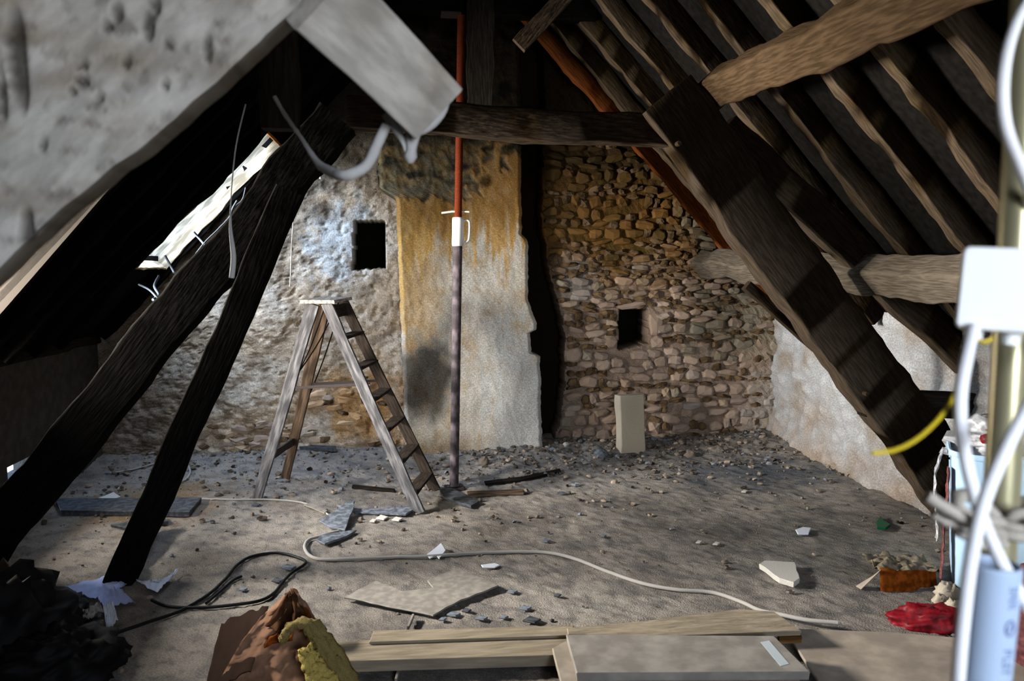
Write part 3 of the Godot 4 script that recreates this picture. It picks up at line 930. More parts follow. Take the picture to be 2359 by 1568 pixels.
func far_truss():
	var z := 2.86
	var t := thing("cruck_truss", "dark oak cruck truss with collar beam spanning the middle of the attic", "roof truss", Vector3(0.6, 0, z))
	# right blade: inner edge from the collar down to the floor
	var a := bz(1540, 350, z); var b := bz(2183, 1245, z)
	b.y = 0.0
	var d := (b - a).normalized()
	var out := Vector3(-d.y, d.x, 0)
	var h := 0.37
	var p := a - d * 0.28 + out * h / 2
	var bl := b + out * h / 2 + d * 0.06 + Vector3(0, 0, 0.02)
	put("cruck_blade", beam_mesh((p - bl).length(), h, 0.17, 2.0, 0.012, 0.014, 1.0, lit_underside.bind(h / 2, 40)), M.oak_lit_edge, t, rel(t, along(bl, p)))
	# its inner edge has the light painted in as paleness; left blade
	var a2 := bz(742, 400, z); var b2 := bz(0, 1308, z)
	var d2 := (b2 - a2).normalized()
	var o2 := Vector3(d2.y, -d2.x, 0)
	b2 += d2 * (b2.y / -d2.y)
	h = 0.245
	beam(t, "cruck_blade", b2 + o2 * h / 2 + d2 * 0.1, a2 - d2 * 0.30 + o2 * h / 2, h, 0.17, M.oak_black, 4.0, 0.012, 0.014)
	# collar
	var c1 := bz(800, 262, z - 0.02); var c2 := bz(1640, 312, z - 0.02)
	put("collar_beam", beam_mesh((c2 - c1).length(), 0.185, 0.13, 6.0, 0.008, 0.012, 1.0, lit_underside.bind(0.0925, 44)), M.oak_lit_edge, t, rel(t, along(c2, c1)))
	# principal rafter over the blade on the right, and the spur tying blade to wall
	var q1 := bz(2245, 900, z - 0.12) + Vector3(0.09, 0.09, 0); var q2 := bz(1690, 325, z - 0.12)
	put("principal_rafter", beam_mesh((q2 - q1).length() + 0.1, 0.21, 0.13, 7.0, 0.010, 0.012, 1.0, lit_underside.bind(0.105, 42)), M.oak_lit_edge, t, rel(t, along(q1, q2)))
	beam(t, "spur_tie", bz(1985, 930, z + 0.01), bz(2330, 932, z + 0.01), 0.17, 0.10, M.oak_dark, 8.0, 0.006, 0.01)
	beam(t, "strut", bz(1720, 655, z - 0.3), bz(2060, 960, z - 0.3), 0.07, 0.06, M.timber, 9.0, 0.005, 0.006)
	for q in [[1520, 352], [1950, 925]]:
		var r := bz(q[0] + 40, q[1] - 20, z + 0.1)
		put("peg", lathe([[0.016, 0.0], [0.016, 0.035], [0.012, 0.042]], 10), M.timber, t, rel(t, Transform3D(Basis(Vector3.RIGHT, PI / 2), r)))
	# raking prop
	var foot := gb(272, 1338); var head := bz(672, 440, z + 0.17)
	foot.y = floor_h(foot.x, foot.z) - 0.01
	var rp := thing("raking_post", "black leaning timber post standing among paper scraps at lower left", "post", foot)
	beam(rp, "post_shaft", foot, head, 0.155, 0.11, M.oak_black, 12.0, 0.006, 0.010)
	# dim hanger between the near beam and the truss
	var h1 := bz(648, 300, 4.6); var h2 := bz(640, 20, 4.6)
	h2.y = roof_y(h2.x) - 0.1
	single("hanger_post", "dim upright hanger in the dark under the near whitened beam", "post", beam_mesh((h2 - h1).length(), 0.13, 0.08, 14.0), M.oak_dark, h1, along(h1, h2).basis)

func near_truss():
	var z := 6.05
	var c := bz(680, 45, z); var e := bz(0, 632, z)
	var d := (e - c).normalized()                      # down to the left
	var up := Vector3(d.y, -d.x, 0)
	if up.y < 0: up = -up
	var t := thing("whitened_truss", "close whitened roof beam filling the upper left, with a sawn-off brace", "roof truss", Vector3(-2.4, 0, z))
	var hh := 0.46
	var a := c - d * 0.42
	var L := 2.55
	var b := c + d * (L - 0.42)
	# face of the big beam as a carved board: nail holes, checks and gouges are hollows in it
	var holes := []                                     # pixel, length along vertical px, width px
	for q in [[38, 130, 85, 14], [52, 205, 40, 7], [342, 58, 28, 9], [357, 15, 16, 8], [478, 112, 26, 6], [388, 103, 9, 9], [62, 540, 22, 12], [62, 512, 26, 9], [98, 335, 9, 6], [270, 30, 18, 9], [248, 58, 10, 9], [180, 185, 7, 8], [192, 190, 7, 7], [290, 145, 8, 8], [168, 208, 6, 6], [380, 195, 9, 7], [25, 90, 16, 12], [3, 225, 45, 7], [190, 150, 6, 12], [228, 228, 8, 7]]:
		holes.append([bz(q[0], q[1], z + 0.04), q[2] / F * 1.45, q[3] / F * 1.45])
	var dirty := func(p: Vector3) -> Color:
		var n := n1.get_noise_2d(p.x * 3.2, p.y * 8.0)
		var n4 := n1.get_noise_2d(p.x * 14, p.y * 22)
		var cc := lin(0.80, 0.80, 0.79).lerp(lin(0.66, 0.63, 0.59), clampf(n * 1.6 + 0.2, 0, 1)).lerp(lin(0.45, 0.43, 0.41), clampf(n4 * 1.6 - 0.25, 0, 0.7))
		return cc
	var tr := Transform3D(Basis(d, up, d.cross(up)), c - d * 0.42)
	if tr.basis.z.z < 0: tr.basis = Basis(d, -up, d.cross(-up))
	var ysg := 1.0 if tr.basis.y.dot(up) > 0 else -1.0
	var nu := 300; var nv := 70
	var v := PackedVector3Array(); var col := PackedColorArray()
	var prof := []                                      # once round the section: y offset (0 = lower edge), z
	var W := 0.04
	for j in nv: prof.append([hh * j / (nv - 1), W])
	prof.append_array([[hh, -W], [0.0, -W], [0.0, W * 0.98]])
	var m2 := prof.size()
	for i in nu:
		var x := L * i / (nu - 1)
		for j in m2:
			var pr = prof[j]
			var wob := n1.get_noise_1d(x * 5) * 0.006 + n2.get_noise_1d(x * 1.2) * 0.012
			var y: float = pr[0] + wob
			var zz: float = pr[1]
			var w := Vector3(c - d * 0.42) + d * x + up * y
			var dk := 0.0
			if j < nv:
				zz += n1.get_noise_2d(w.x * 4, w.y * 10) * 0.004 + n1.get_noise_2d(w.x * 20, w.y * 26) * 0.0018
				if j < 2: zz -= 0.010 * (1 - j)
				for hq in holes:
					var ho: Vector3 = hq[0]
					var k := Vector2((w.x - ho.x) / hq[2], (w.y - ho.y) / hq[1]).length()
					if k < 1.6: dk = maxf(dk, smoothstep(1.5, 0.7, k))
				zz -= dk * 0.016
			v.append(Vector3(x, y * ysg, zz))
			col.append(dirty.call(w).lerp(lin(0.16, 0.14, 0.12), dk * 0.8))
	var idx := PackedInt32Array()
	for i in nu - 1:
		for j in m2:
			var p := i * m2 + j; var q := i * m2 + (j + 1) % m2
			if ysg < 0: idx.append_array([p, q, p + m2, q, q + m2, p + m2])
			else: idx.append_array([p, p + m2, q, q, p + m2, q + m2])
	# close both ends
	for i in [0, nu - 1]:
		for k in [[nv - 1, nv, nv + 1], [0, nv - 1, nv + 1]]: idx.append_array([i * m2 + k[0], i * m2 + k[1], i * m2 + k[2]])
	put("whitened_beam", smooth(v, idx, col), M.lime_timber, t, rel(t, tr))
	# sawn-off brace running away from the viewer
	var s1 := bz(738, -10, 6.08); var s2 := bz(984, 236, 5.86)
	var fw := (s2 - s1).normalized()
	var sb := along(s1 - fw * 0.02, s2, (FR.affine_inverse() * EYE - s1).normalized())
	var bm := beam_mesh((s2 - s1).length() + 0.02, 0.140, 0.11, 21.0, 0.004, 0.006, 1.0, func(p: Vector3) -> Color:
		var n := n1.get_noise_3d(p.x * 14, p.y * 14, p.z * 14)
		return lin(0.86, 0.86, 0.85).lerp(lin(0.70, 0.68, 0.65), clampf(n * 1.6 + 0.3, 0, 1)))
	put("sawn_brace", bm, M.lime_timber, t, rel(t, sb))

# ------------------------------------------------------------------ stepladder and prop
func stepladder():
	var nf := gb(966, 1180); var ff := gb(1003, 1128); var nb := gb(592, 1149); var fb := gb(657, 1099)
	for p in [nf, ff, nb, fb]: pass
	nf.y = floor_h(nf.x, nf.z) - 0.004; ff.y = floor_h(ff.x, ff.z) - 0.004; nb.y = floor_h(nb.x, nb.z) - 0.004; fb.y = floor_h(fb.x, fb.z) - 0.004
	var base := (nf + ff + nb + fb) / 4
	var t := thing("stepladder", "paint-splashed wooden stepladder standing open before the far wall", "stepladder", Vector3(base.x, 0, base.z))
	var nt := bz(752, 697, 1.66); var ft := bz(789, 692, 1.19)
	var ntb := bz(722, 700, 1.64); var ftb := bz(750, 697, 1.17)
	var wd := (ff - nf).normalized()
	wd.y = 0
	var splash := func(p: Vector3) -> Color:
		var n := n1.get_noise_3d(p.x * 9, p.y * 16, p.z * 16)
		var c := lin(0.92, 0.92, 0.94).lerp(lin(0.78, 0.76, 0.74), clampf(p.x * 0.35, 0, 1))
		return c.lerp(lin(1.0, 1.0, 1.0), clampf(n * 3.5 - 0.7, 0, 1)).lerp(lin(0.55, 0.55, 0.57), clampf(-n * 2.5 - 0.4, 0, 0.6))
	for q in [[nf, nt, 1.0], [ff, ft, 2.0]]:
		var L: float = (q[1] - q[0]).length()
		put("stile", beam_mesh(L, 0.085, 0.028, 40.0 + q[2], 0.002, 0.004, 0.95, splash), M.ladder if q[2] < 2 else M.ladder_dark, t, rel(t, along(q[0], q[1], -wd)))  # far stile gets the dark material to stand for its shade
	for q in [[nb, ntb, 1.0], [fb, ftb, 2.0]]:
		var L: float = (q[1] - q[0]).length()
		put("back_leg", beam_mesh(L, 0.075, 0.026, 44.0 + q[2], 0.002, 0.004, 1.25, splash), M.ladder if q[2] < 2 else M.brown_wood, t, rel(t, along(q[0], q[1], -wd)))
	# treads
	for k in 6:
		var f := (k + 0.62) / 6.75
		var a := nf.lerp(nt, f); var b := ff.lerp(ft, f)
		var dir := (nb - nf); dir.y = 0; dir = dir.normalized()
		var tm := beam_mesh((b - a).length(), 0.022, 0.10, 50.0 + k, 0.0015, 0.004)
		put("tread", tm, M.ladder_dark, t, rel(t, along(a, b, dir)))
	# top board
	var tp := bz(752, 688, 1.42)
	var tdir := (nt - nf); tdir.y = 0
	tdir = tdir.normalized()
	var side := wd
	var ta := (nt + ntb) / 2 - side * 0.05; var tb2 := (ft + ftb) / 2 + side * 0.05
	ta.y = (nt.y + ft.y) / 2 + 0.012; tb2.y = ta.y
	put("top_board", beam_mesh((tb2 - ta).length(), 0.026, 0.25, 60.0, 0.002, 0.004), mat(Color(0.74, 0.71, 0.67), 0.8, T.cloud, Vector3(1, 6, 6)), t, rel(t, along(ta, tb2, tdir)))
	put("head_rail", beam_mesh((ft - nt).length(), 0.10, 0.022, 61.0, 0.002, 0.003), M.ladder_dark, t, rel(t, along(nt - Vector3(-0.02, 0.07, 0), ft - Vector3(-0.02, 0.07, 0), tdir)))
	# lower rail between the back legs, folding stays and slack cords
	put("back_rail", beam_mesh((nb.lerp(ntb, 0.22) - fb.lerp(ftb, 0.22)).length(), 0.06, 0.02, 62.0, 0.002, 0.003), M.iron, t, rel(t, along(nb.lerp(ntb, 0.22), fb.lerp(ftb, 0.22), tdir)))
	beam(t, "stay", nb.lerp(ntb, 0.58), nf.lerp(nt, 0.61), 0.022, 0.008, M.iron, 63.0, 0.001, 0.002)
	beam(t, "stay", fb.lerp(ftb, 0.55), ff.lerp(ft, 0.58), 0.022, 0.008, M.iron, 64.0, 0.001, 0.002)
	for q in [[nt, nb.lerp(ntb, 0.56)], [ft.lerp(nt, 0.2), nb.lerp(ntb, 0.60)], [ft, fb.lerp(ftb, 0.35)]]:
		var a: Vector3 = q[0]; var b: Vector3 = q[1]
		var pts := spline([a - base, (a + b) / 2 + Vector3(0.015, -0.02, 0.01) - base, b - base])
		for i in pts.size(): pts[i].y += base.y
		put("cord", tube_mesh(pts, 0.005, 6), M.cord, t)

func steel_prop():
	var f := gb(1046, 1124)
	f.y = floor_h(f.x, f.z)
	var top := bz(1063, 0, f.z)
	var t := thing("steel_prop", "adjustable steel prop with rusty upper tube and white collar before the chimney breast", "steel prop", f)
	var dir := (top - f).normalized()
	var y0 := 3.68 - f.y
	var x := Vector3(1, 0, 0)
	var b := Basis(x, dir, x.cross(dir))
	var L := y0 / dir.y
	var yc := (bz(1056, 565, f.z).y - f.y)
	put("outer_tube", lathe([[0.036, 0.02], [0.036, yc]], 18), M.prop_grey, t, Transform3D(b, Vector3.ZERO))
	put("inner_tube", lathe([[0.029, yc - 0.1], [0.029, L]], 18), M.rust, t, Transform3D(b, Vector3.ZERO))
	put("collar", lathe([[0.042, yc - 0.005], [0.046, yc + 0.01], [0.046, yc + 0.20], [0.043, yc + 0.215], [0.03, yc + 0.218]], 20), M.prop_white, t, Transform3D(b, Vector3.ZERO))
	var hp := []
	for q in [[0.03, 0.19], [0.07, 0.195], [0.088, 0.17], [0.086, 0.06], [0.07, 0.03], [0.03, 0.03]]: hp.append(b * Vector3(q[0], yc + q[1], 0.012))
	put("handle", tube_mesh(spline(hp, 0.008), 0.008, 8), M.prop_white, t)
	put("pin", tube_mesh(PackedVector3Array([b * Vector3(-0.13, yc + 0.25, 0.0), b * Vector3(-0.05, yc + 0.262, 0.0), b * Vector3(0.085, yc + 0.262, 0.0)]), 0.008, 8), M.prop_white, t)
	for q in [0.0, L]:
		put("end_plate", box(Vector3(-0.075, q - 0.0 if q == 0.0 else q - 0.008, -0.075), Vector3(0.075, 0.012 if q == 0.0 else q, 0.075)), M.iron, t)

# ------------------------------------------------------------------ right foreground: pole, junction box, cables, pipe
func rounded_prism(w: float, h: float, d: float, r: float, edge: float) -> ArrayMesh:    # front towards +z, centred in x-y, z from 0 to d
	var rs := []
	for q in [[0.0, 0.0], [0.0, d - edge], [edge * 0.35, d - edge * 0.3], [edge, d]]:
		var ring := PackedVector3Array()
		var k: float = q[0]
		for c in [[1, 1, 0.0], [-1, 1, PI / 2], [-1, -1, PI], [1, -1, PI * 1.5]]:
			for i in 6:
				var a: float = c[2] + PI / 2 * i / 5
				ring.append(Vector3(c[0] * (w / 2 - r) + cos(a) * (r - k), c[1] * (h / 2 - r) + sin(a) * (r - k), q[1]))
		ring.reverse()
		rs.append(ring)
	return rings(rs)

func pole_group():
	var c := bz(2327, 800, 6.65)
	var foot := Vector3(c.x, floor_h(c.x, c.z), c.z)
	var t := thing("conduit_pole", "shiny brass-grey metal pole standing close at the right edge", "pole", foot)
	var top := roof_y(c.x) - 0.02 - foot.y
	put("pole_tube", lathe([[0.0205, 0.0], [0.0205, top]], 28), M.steel_pole, t)
	put("base_flange", lathe([[0.045, 0.0], [0.045, 0.008], [0.024, 0.012], [0.022, 0.03]], 24), M.steel_pole, t)
	# junction box
	var bc := bz(2325, 668, 6.705)
	var fwd := (FR.affine_inverse() * EYE - bc).normalized()
	fwd.y = 0.02
	fwd = fwd.normalized().lerp(Vector3(0, 0, 1), 0.1).normalized()
	var rt := Vector3.UP.cross(fwd).normalized()
	var b := Basis(rt, fwd.cross(rt), fwd).rotated(fwd, deg_to_rad(-3.0))
	var jb := thing("junction_box", "white square junction box fixed to the metal pole", "junction box", bc, b)
	put("box_body", rounded_prism(0.094, 0.092, 0.03, 0.006, 0.002), M.pvc_white, jb, Transform3D(Basis(), Vector3(0, -0.002, -0.030)))
	put("box_lid", rounded_prism(0.102, 0.096, 0.014, 0.008, 0.003), M.pvc_white, jb)
	for q in [[-0.030, -0.046], [0.008, -0.047]]:
		put("cable_gland", lathe([[0.009, -0.012], [0.010, -0.002], [0.010, 0.006]], 14), M.pvc_white, jb, Transform3D(Basis(), Vector3(q[0], q[1] - 0.004, -0.012)))
	# cables
	var px_tube := func(called, label, pts, r, m, flat := 1.0):
		var p := []
		for q in pts: p.append(bz(q[0], q[1], q[2]))
		var base: Vector3 = p[p.size() - 1]
		for i in p.size(): p[i] -= base
		single(called, label, "cable", tube_mesh(spline(p, 0.012), r, 10, flat), m, base)
	px_tube.call("white_cable", "white cable dropping from the junction box and crossing behind the other white cable", [[2244, 752, 6.70], [2228, 820, 6.73], [2213, 910, 6.75], [2216, 1000, 6.76], [2232, 1090, 6.76], [2262, 1190, 6.76], [2300, 1280, 6.77], [2345, 1360, 6.78], [2400, 1450, 6.79], [2440, 1600, 6.8]], 0.0068, M.cable_white, 0.8)
	px_tube.call("white_cable", "white cable bowing down from the right edge across the blue pipe", [[2470, 760, 6.70], [2420, 850, 6.76], [2352, 965, 6.81], [2300, 1070, 6.83], [2262, 1170, 6.84], [2238, 1280, 6.84], [2222, 1400, 6.84], [2207, 1568, 6.84], [2196, 1800, 6.82]], 0.0068, M.cable_white, 0.8)
	px_tube.call("white_cable", "white cable looping out above the junction box at the top right", [[2420, -60, 6.64], [2358, 20, 6.68], [2324, 105, 6.71], [2310, 200, 6.73], [2317, 290, 6.73], [2345, 370, 6.71], [2372, 450, 6.68], [2380, 560, 6.66]], 0.0066, M.cable_white, 0.8)
	px_tube.call("yellow_cable", "thin yellow cable curving from under the junction box towards the right cruck blade", [[2285, 780, 6.71], [2262, 790, 6.715], [2236, 782, 6.70], [2222, 838, 6.70], [2203, 900, 6.72], [2170, 955, 6.74], [2120, 1005, 6.75], [2066, 1035, 6.75], [2008, 1044, 6.75]], 0.0024, M.cable_yellow)
	# grey pipe with its printed line
	var pa := bz(2264, 1568, 6.76); var pb := bz(2291, 1296, 6.76)
	var d := (pb - pa).normalized()
	var pf := pa - d * (pa.y / d.y)
	var L := (pb - pf).length()
	var x := (Vector3(0, 0, 1).cross(d)).normalized() * -1.0
	x = d.cross(Vector3(0, 0, 1)).normalized()
	var pbas := Basis(x, d, x.cross(d))
	var pp := thing("waste_pipe", "pale blue-grey plastic pipe with a printed line leaning beside the pole", "pipe", pf, pbas)
	var R := 0.0275
	put("pipe_wall", lathe([[R, 0.0], [R, L - 0.004], [R - 0.001, L], [R - 0.003, L], [R - 0.003, L - 0.2], [0.001, L - 0.2]], 36), M.pipe_blue, pp)
	var font := SystemFont.new()
	font.font_names = PackedStringArray(["Droid Sans"])
	var ang := 0.10
	for q in [["SNX", 1354, 0.010], ["PLST", 1497, 0.010], ["P", 1560, 0.010]]:
		var at := bz(2280, q[1], 6.76)
		var s := (at - pf).dot(d)
		var tm := TextMesh.new()
		tm.text = q[0]
		tm.font = font
		tm.font_size = 48
		tm.pixel_size = q[2] / 34.0
		tm.depth = 0.0008
		var nrm := Vector3(sin(ang), 0, cos(ang))
		put("printed_text", tm, M.print_blue, pp, Transform3D(Basis(Vector3(0, -1, 0), nrm.cross(Vector3(0, -1, 0)), nrm), nrm * (R + 0.0001) + Vector3(0, s, 0)))
	var at2 := bz(2280, 1422, 6.76)
	var ring_pts := PackedVector3Array()
	var s2 := (at2 - pf).dot(d)
	for i in 25:
		var a := TAU * i / 24
		var an := ang + cos(a) * 0.0055 / R
		ring_pts.append(Vector3(sin(an) * R, s2 + sin(a) * 0.0085, cos(an) * R))
	put("printed_mark", tube_mesh(ring_pts, 0.0012, 6), M.print_blue, pp)
	put("printed_mark", tube_mesh(PackedVector3Array([Vector3(sin(ang - 0.12) * R, s2 - 0.004, cos(ang - 0.12) * R), Vector3(sin(ang + 0.12) * R, s2 + 0.004, cos(ang + 0.12) * R)]), 0.0012, 6), M.print_blue, pp)
	# rope knotted round the pole
	var rb := bz(2327, 1190, 6.65)
	var rp := thing("rope", "frayed grey rope knotted round the metal pole above the blue pipe", "rope", rb)
	var coil := []
	for i in 34:
		var a := TAU * i / 11.0
		coil.append(Vector3(cos(a) * 0.0285, -0.02 + i * 0.0011, sin(a) * 0.0285))
	put("rope_turns", tube_mesh(spline(coil, 0.008), 0.0075, 8), M.rope, rp)
	var ends := [
		[[2300, 1225, 6.69], [2262, 1215, 6.72], [2215, 1190, 6.735], [2172, 1166, 6.735], [2134, 1142, 6.73], 0.0095],
		[[2305, 1238, 6.69], [2262, 1232, 6.71], [2216, 1214, 6.72], [2180, 1200, 6.72], [2148, 1184, 6.715], 0.008],
		[[2300, 1200, 6.69], [2262, 1195, 6.70], [2216, 1180, 6.70], [2204, 1150, 6.70], [2222, 1136, 6.70], [2250, 1150, 6.70], [2290, 1185, 6.69], 0.010],
		[[2310, 1250, 6.69], [2270, 1255, 6.71], [2235, 1240, 6.715], [2200, 1222, 6.71], 0.008],
		[[2330, 1190, 6.69], [2360, 1180, 6.70], [2400, 1220, 6.69], 0.009]]
	for e in ends:
		var p := []
		for i in e.size() - 1: p.append(bz(e[i][0], e[i][1], e[i][2]) - rb)
		var r0: float = e[e.size() - 1]
		put("rope_end", tube_mesh(spline(p, 0.008), func(tt): return r0 * (1.0 + 0.18 * sin(tt * 60.0)), 8, 0.75), M.rope, rp)

func tub_group():
	var fc := gb(2345, 1345)
	var turn := Basis(Vector3.UP, -0.62)
	var h := bz(2184, 1044, fc.z).y
	var t := thing("plastic_tub", "tall pale blue plastic tub standing on the floor behind the metal pole", "tub", Vector3(fc.x, floor_h(fc.x, fc.z), fc.z), turn)
	var rs := []
	for q in [[0.02, 0.0], [0.0, 0.02], [-0.045, h - 0.03], [-0.065, h - 0.03], [-0.066, h], [-0.045, h], [-0.02, h - 0.10]]:
		var ring := PackedVector3Array()
		var k: float = q[0]
		for c in [[1, 1, 0.0], [-1, 1, PI / 2], [-1, -1, PI], [1, -1, PI * 1.5]]:
			for i in 6:
				var an: float = c[2] + PI / 2 * i / 5
				ring.append(Vector3(c[0] * 0.25 + cos(an) * (0.08 - k * 0.8), q[1], c[1] * 0.20 + sin(an) * (0.08 - k * 0.8)))
		rs.append(ring)
	put("tub_body", rings(rs), M.tub, t)
	# crumpled sack in the tub's mouth, with a red-edged flap down its side
	var base := Vector3(fc.x, h - 0.06, fc.z)
	var s := thing("plastic_sack", "crumpled white plastic sack with red print stuffed in the blue tub", "sack", base, turn)
	put("sack_body", lump(Vector3(0.66, 0.24, 0.52), 3.0, 0.45, 40, 20, 3.5), M.bag_white, s)
	put("sack_flap", sheet_mesh(func(u, v): return Vector3(-0.405 - v * 0.03 + n1.get_noise_2d(u * 3, v * 5) * 0.02 - 0.02 * sin(v * 5), 0.07 - v * 0.52, 0.16 + u * 0.07), 8, 20, 0.004), M.bag_white, s)
	put("red_print", sheet_mesh(func(u, v): return Vector3(-0.375 - v * 0.012 + n1.get_noise_2d(u * 3 + 5, v * 5) * 0.015, -0.02 - v * 0.62, 0.22 + u * 0.06), 6, 20, 0.004), M.bag_pink, s)
	for q in [[-0.16, 0.20, 0.14], [-0.30, 0.09, 0.2], [0.02, 0.235, 0.1], [-0.20, 0.16, 0.2]]:
		put("red_print", lump(Vector3(0.07, 0.03, 0.05), q[0] * 10, 0.5, 12, 6), M.bag_red, s, Transform3D(Basis.from_euler(Vector3(0.6, q[0], 0)), Vector3(q[0], q[1] - 0.02, q[2])))
	# dim patterned bag at the bottom right corner
	var pg := gb(2420, 1520)
	single("cloth_bag", "dull pink patterned cloth bag at the bottom right corner beyond the pipe", "bag", lump(Vector3(0.55, 0.42, 0.5), 8.0, 0.35, 36, 18), M.bag_pink, Vector3(pg.x + 0.05, floor_h(pg.x, pg.z), pg.z))

# ------------------------------------------------------------------ things lying on the floor
func floor_items():
	# block leaning at the wall
	var bb := gb(1452, 1044)
	bb.y = floor_h(bb.x, bb.z) - 0.01
	var blk := thing("stone_block", "pale upright stone block standing under the right niche", "stone block", bb, Basis(Vector3.UP, 0.12) * Basis(Vector3.RIGHT, -0.06))
	put("block_body", beam_mesh(0.545, 0.255, 0.13, 70.0, 0.006, 0.014), M.concrete, blk, Transform3D(Basis(Vector3.UP, Vector3(-1, 0, 0), Vector3(0, 0, 1)), Vector3.ZERO))
	for q in [[1303, 1024, 0.06, "white lump of plaster lying by the foot of the chimney breast"], [1385, 1042, 0.13, "bluish plaster lump lying left of the stone block"], [1115, 1062, 0.09, "grey rubble lump before the chimney breast"], [1590, 1048, 0.10, "brown rubble lump at the wall right of the stone block"]]:
		var p := gf(q[0], q[1])
		single("plaster_lump", q[3], "plaster lump", lump(Vector3(q[2], q[2] * 0.55, q[2] * 0.8), q[0] * 0.01, 0.5, 16, 9), M.plaster if q[0] == 1303 else (M.slate if q[0] == 1385 else M.grit_stone), p)
	# slates and offcuts round the ladder foot
	slab_at("slate", "grey triangular slate lying left of the ladder's front foot", "slate", [[735, 1210], [800, 1177], [818, 1174], [812, 1195], [795, 1227], [760, 1221]], 0.016, M.slate, 0.006, 3, "", 0.025, Vector2(0.02, -0.10))
	slab_at("slate", "long slate half buried between the triangular slate and the ladder foot", "slate", [[775, 1168], [830, 1178], [945, 1172], [952, 1180], [935, 1190], [815, 1186]], 0.014, M.slate, 0.006, 4, "", 0.004)
	slab_at("slate", "greenish slate lying in front of the triangular slate", "slate", [[730, 1250], [738, 1236], [822, 1226], [800, 1240], [748, 1258]], 0.014, M.slate, 0.006, 5, "", 0.004)
	slab_at("slate", "narrow slate strip lying at the foot of the steel prop", "slate", [[1012, 1132], [1040, 1130], [1104, 1162], [1085, 1172], [1060, 1166], [1020, 1150]], 0.02, M.slate_deep, 0.005, 6, "", 0.004)
	slab_at("board", "dark grey board lying behind the leaning post", "board", [[128, 1158], [465, 1156], [437, 1190], [140, 1186]], 0.035, M.slate_deep, 0.002, 7, "", 0.0)
	slab_at("board", "short dark board lying just in front of the long dark one", "board", [[255, 1214], [375, 1194], [388, 1206], [300, 1222]], 0.02, M.slate_deep, 0.003, 8)
	slab_at("board", "pale splintered board lying to the right of the leaning post", "board", [[330, 1222], [372, 1218], [345, 1275], [322, 1310], [302, 1312], [310, 1270]], 0.022, M.panel_tan, 0.004, 9, "", 0.03, Vector2(0.03, -0.09))
	slab_at("lath", "thin dark strip lying before the chimney breast", "lath", [[1115, 1112], [1200, 1102], [1290, 1083], [1292, 1089], [1205, 1108], [1118, 1118]], 0.018, M.oak_dark, 0.003, 10)  # thin dark strip across the floor
	slab_at("lath", "reddish lath lying to the right of the prop's foot", "lath", [[1075, 1137], [1205, 1132], [1207, 1140], [1078, 1146]], 0.018, M.brown_wood, 0.003, 11)
	slab_at("lath", "dark lath lying between the ladder's legs", "lath", [[812, 1120], [910, 1130], [908, 1135], [810, 1126]], 0.015, M.oak_dark, 0.003, 12)
	slab_at("lath", "grey lath lying at the wall behind the ladder", "lath", [[690, 1042], [775, 1046], [776, 1052], [690, 1048]], 0.03, M.slate_deep, 0.003, 13)
	# torn sheets and fragments
	slab_at("sheet_fragment", "large torn pale sheet lying flat in the middle of the floor", "sheet", [[792, 1385], [865, 1347], [925, 1372], [1000, 1362], [985, 1345], [1060, 1318], [1148, 1358], [1062, 1392], [998, 1428], [920, 1412]], 0.010, M.sheet, 0.006, 14, "", 0.012)
	slab_at("plaster_slab", "white broken plaster piece lying right of the long white cable", "plaster", [[1748, 1312], [1760, 1304], [1830, 1308], [1842, 1346], [1828, 1356], [1795, 1346]], 0.03, M.plaster, 0.005, 15, "", 0.004)
	slab_at("paper_scrap", "bright white paper scrap beside the long white cable", "paper", [[982, 1284], [1003, 1272], [1016, 1264], [1027, 1276], [1012, 1290], [1004, 1284], [990, 1290]], 0.006, M.paper, 0.002, 16, "", 0.012, Vector2(0.0, -0.15))
	slab_at("paper_scrap", "small white scrap lying right of the bright paper, above the torn sheet", "paper", [[1108, 1306], [1140, 1302], [1152, 1306], [1140, 1312], [1112, 1312]], 0.008, M.paper, 0.002, 17, "", 0.008)
	slab_at("paper_scrap", "tiny white scrap lying on the far right of the floor", "paper", [[1832, 1226], [1850, 1220], [1868, 1222], [1862, 1236], [1838, 1236]], 0.012, M.paper, 0.002, 18, "", 0.006)
	slab_at("paper_scrap", "pale scrap lying on the ochre dirt left of the leaning post", "paper", [[226, 1150], [262, 1136], [278, 1146], [262, 1152]], 0.010, M.plaster, 0.002, 19, "", 0.006)
	slab_at("paper_scrap", "pale strip lying left of the triangular slate", "paper", [[700, 1166], [716, 1162], [755, 1180], [748, 1186]], 0.008, M.sheet, 0.002, 20, "", 0.006)
	slab_at("green_scrap", "small green plastic scrap lying near the right cruck blade", "scrap", [[2018, 1212], [2028, 1198], [2036, 1210], [2052, 1218], [2040, 1226], [2020, 1224]], 0.02, M.green, 0.003, 21, "", 0.006)
